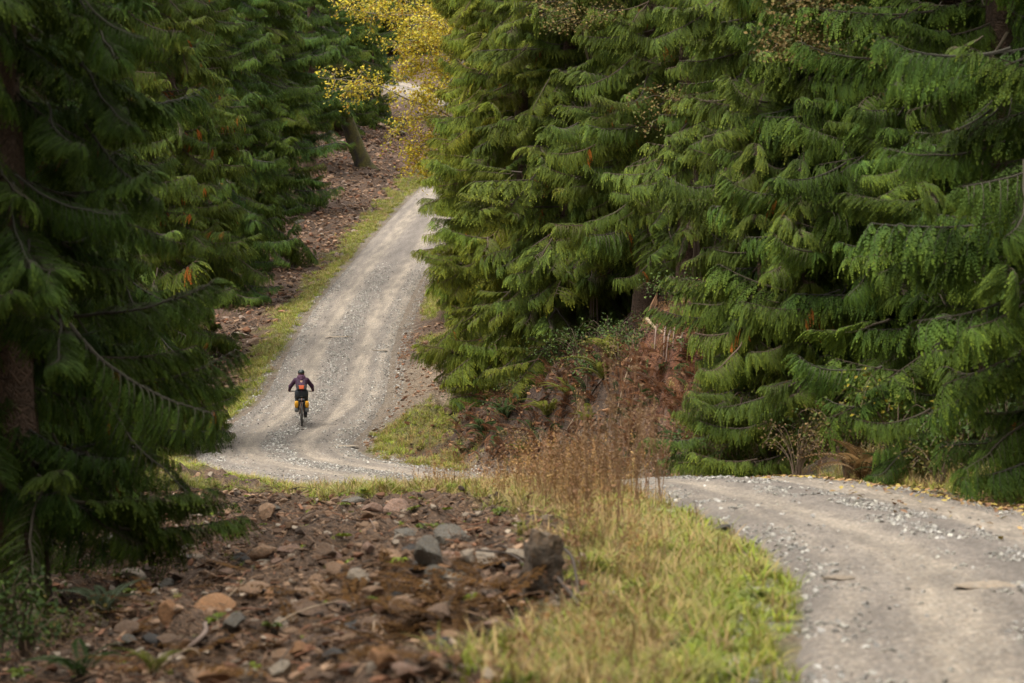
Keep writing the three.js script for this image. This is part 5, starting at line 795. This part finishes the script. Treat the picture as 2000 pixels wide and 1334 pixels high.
  part('hood', field([[[-0.07, 1.47, 0.02], [0.07, 1.47, 0.02], 0.072, 0.072], [[-0.05, 1.52, 0.0], [0.04, 1.53, 0.0], 0.06, 0.06], [[0, 1.43, 0.07], [0, 1.5, 0.05], 0.075, 0.06], [[-0.085, 1.47, -0.06], [-0.08, 1.5, -0.02], 0.045, 0.05], [[0.085, 1.47, -0.06], [0.08, 1.5, -0.02], 0.045, 0.05]], 0.014, 0.03), std({ color: C(0.075, 0.024, 0.06), roughness: 0.8 }), me);
  part('trousers', field([[[-0.075, 1.04, 0.235], [0.075, 1.04, 0.235], 0.135, 0.135], [[-0.07, 0.95, 0.25], [0.07, 0.95, 0.25], 0.125, 0.125], ...[-1, 1].flatMap((s) => [[hip(s), knee(s), 0.115, 0.082], [knee(s), ank(s), 0.078, 0.058]])], 0.017, 0.03), navy, me);
  for (const s of [-1, 1]) part('shoe', field([[ank(s), [ank(s)[0], ank(s)[1] - 0.035, ank(s)[2] + 0.03], 0.05, 0.045], [[ank(s)[0], ank(s)[1] - 0.04, ank(s)[2] + 0.03], toe(s), 0.045, 0.04]], 0.012, 0.02), std({ color: s < 0 ? C(0.05, 0.055, 0.025) : C(0.035, 0.027, 0.022), roughness: 0.8 }), me);
  const hel = new THREE.SphereGeometry(0.5, 24, 14, 0, 6.2832, 0, 1.75); hel.scale(0.22, 0.22, 0.29); hel.rotateX(-0.1); hel.translate(0, 1.625, -0.095); part('helmet', hel, std({ color: C(0.022, 0.03, 0.03), roughness: 0.35, side: THREE.DoubleSide }), me);
  const pack = place(thing('hip_pack', 'small black and orange pack worn on the back of the cyclist', 'bag')); const pb = (w, h, t, r) => { const s = new THREE.Shape(); s.moveTo(-w / 2 * r, -h / 2); s.lineTo(w / 2 * r, -h / 2); s.lineTo(w / 2, h / 2); s.lineTo(-w / 2, h / 2); s.closePath(); return new THREE.ExtrudeGeometry(s, { depth: t, bevelEnabled: true, bevelSize: 0.012, bevelThickness: 0.012, bevelSegments: 2 }); };
  const body2 = pb(0.3, 0.13, 0.06, 0.85); body2.rotateX(-0.45); body2.translate(0, 1.19, 0.285); part('pouch', body2, blk, pack);
  const fl = pb(0.155, 0.105, 0.03, 0.72); fl.rotateX(-0.45); fl.translate(0, 1.215, 0.345); part('orange_flap', fl, std({ color: C(0.62, 0.1, 0.02), roughness: 0.6 }), pack);
  for (const s of [-1, 1]) part('strap', tubeGeo(curve([V(s * 0.12, 1.22, 0.3), V(s * 0.11, 1.36, 0.17), V(s * 0.1, 1.47, 0.06)], 8), Array(9).fill(0.011), 6), blk, pack);
}
{ // pink marker ribbon tied at the edge of the climbing road
  const b = at(829, 352, 122.5), t = thing('marker_ribbon', 'small pink plastic ribbon hanging beside the top of the visible road', 'ribbon', [b.x, b.y, b.z]), m = std({ color: C(0.85, 0.12, 0.12), side: THREE.DoubleSide, roughness: 0.5 });
  part('tail', tubeGeo(curve([V(0, 0.1, 0), V(0.03, 0, 0.02), V(-0.01, -0.16, 0.02)], 8), Array(9).fill(0.03), 5, 0.4, 2), m, t); part('knot', new THREE.IcosahedronGeometry(0.045, 1).translate(0, 0.11, 0), m, t);
}
renderer.render(scene, camera);
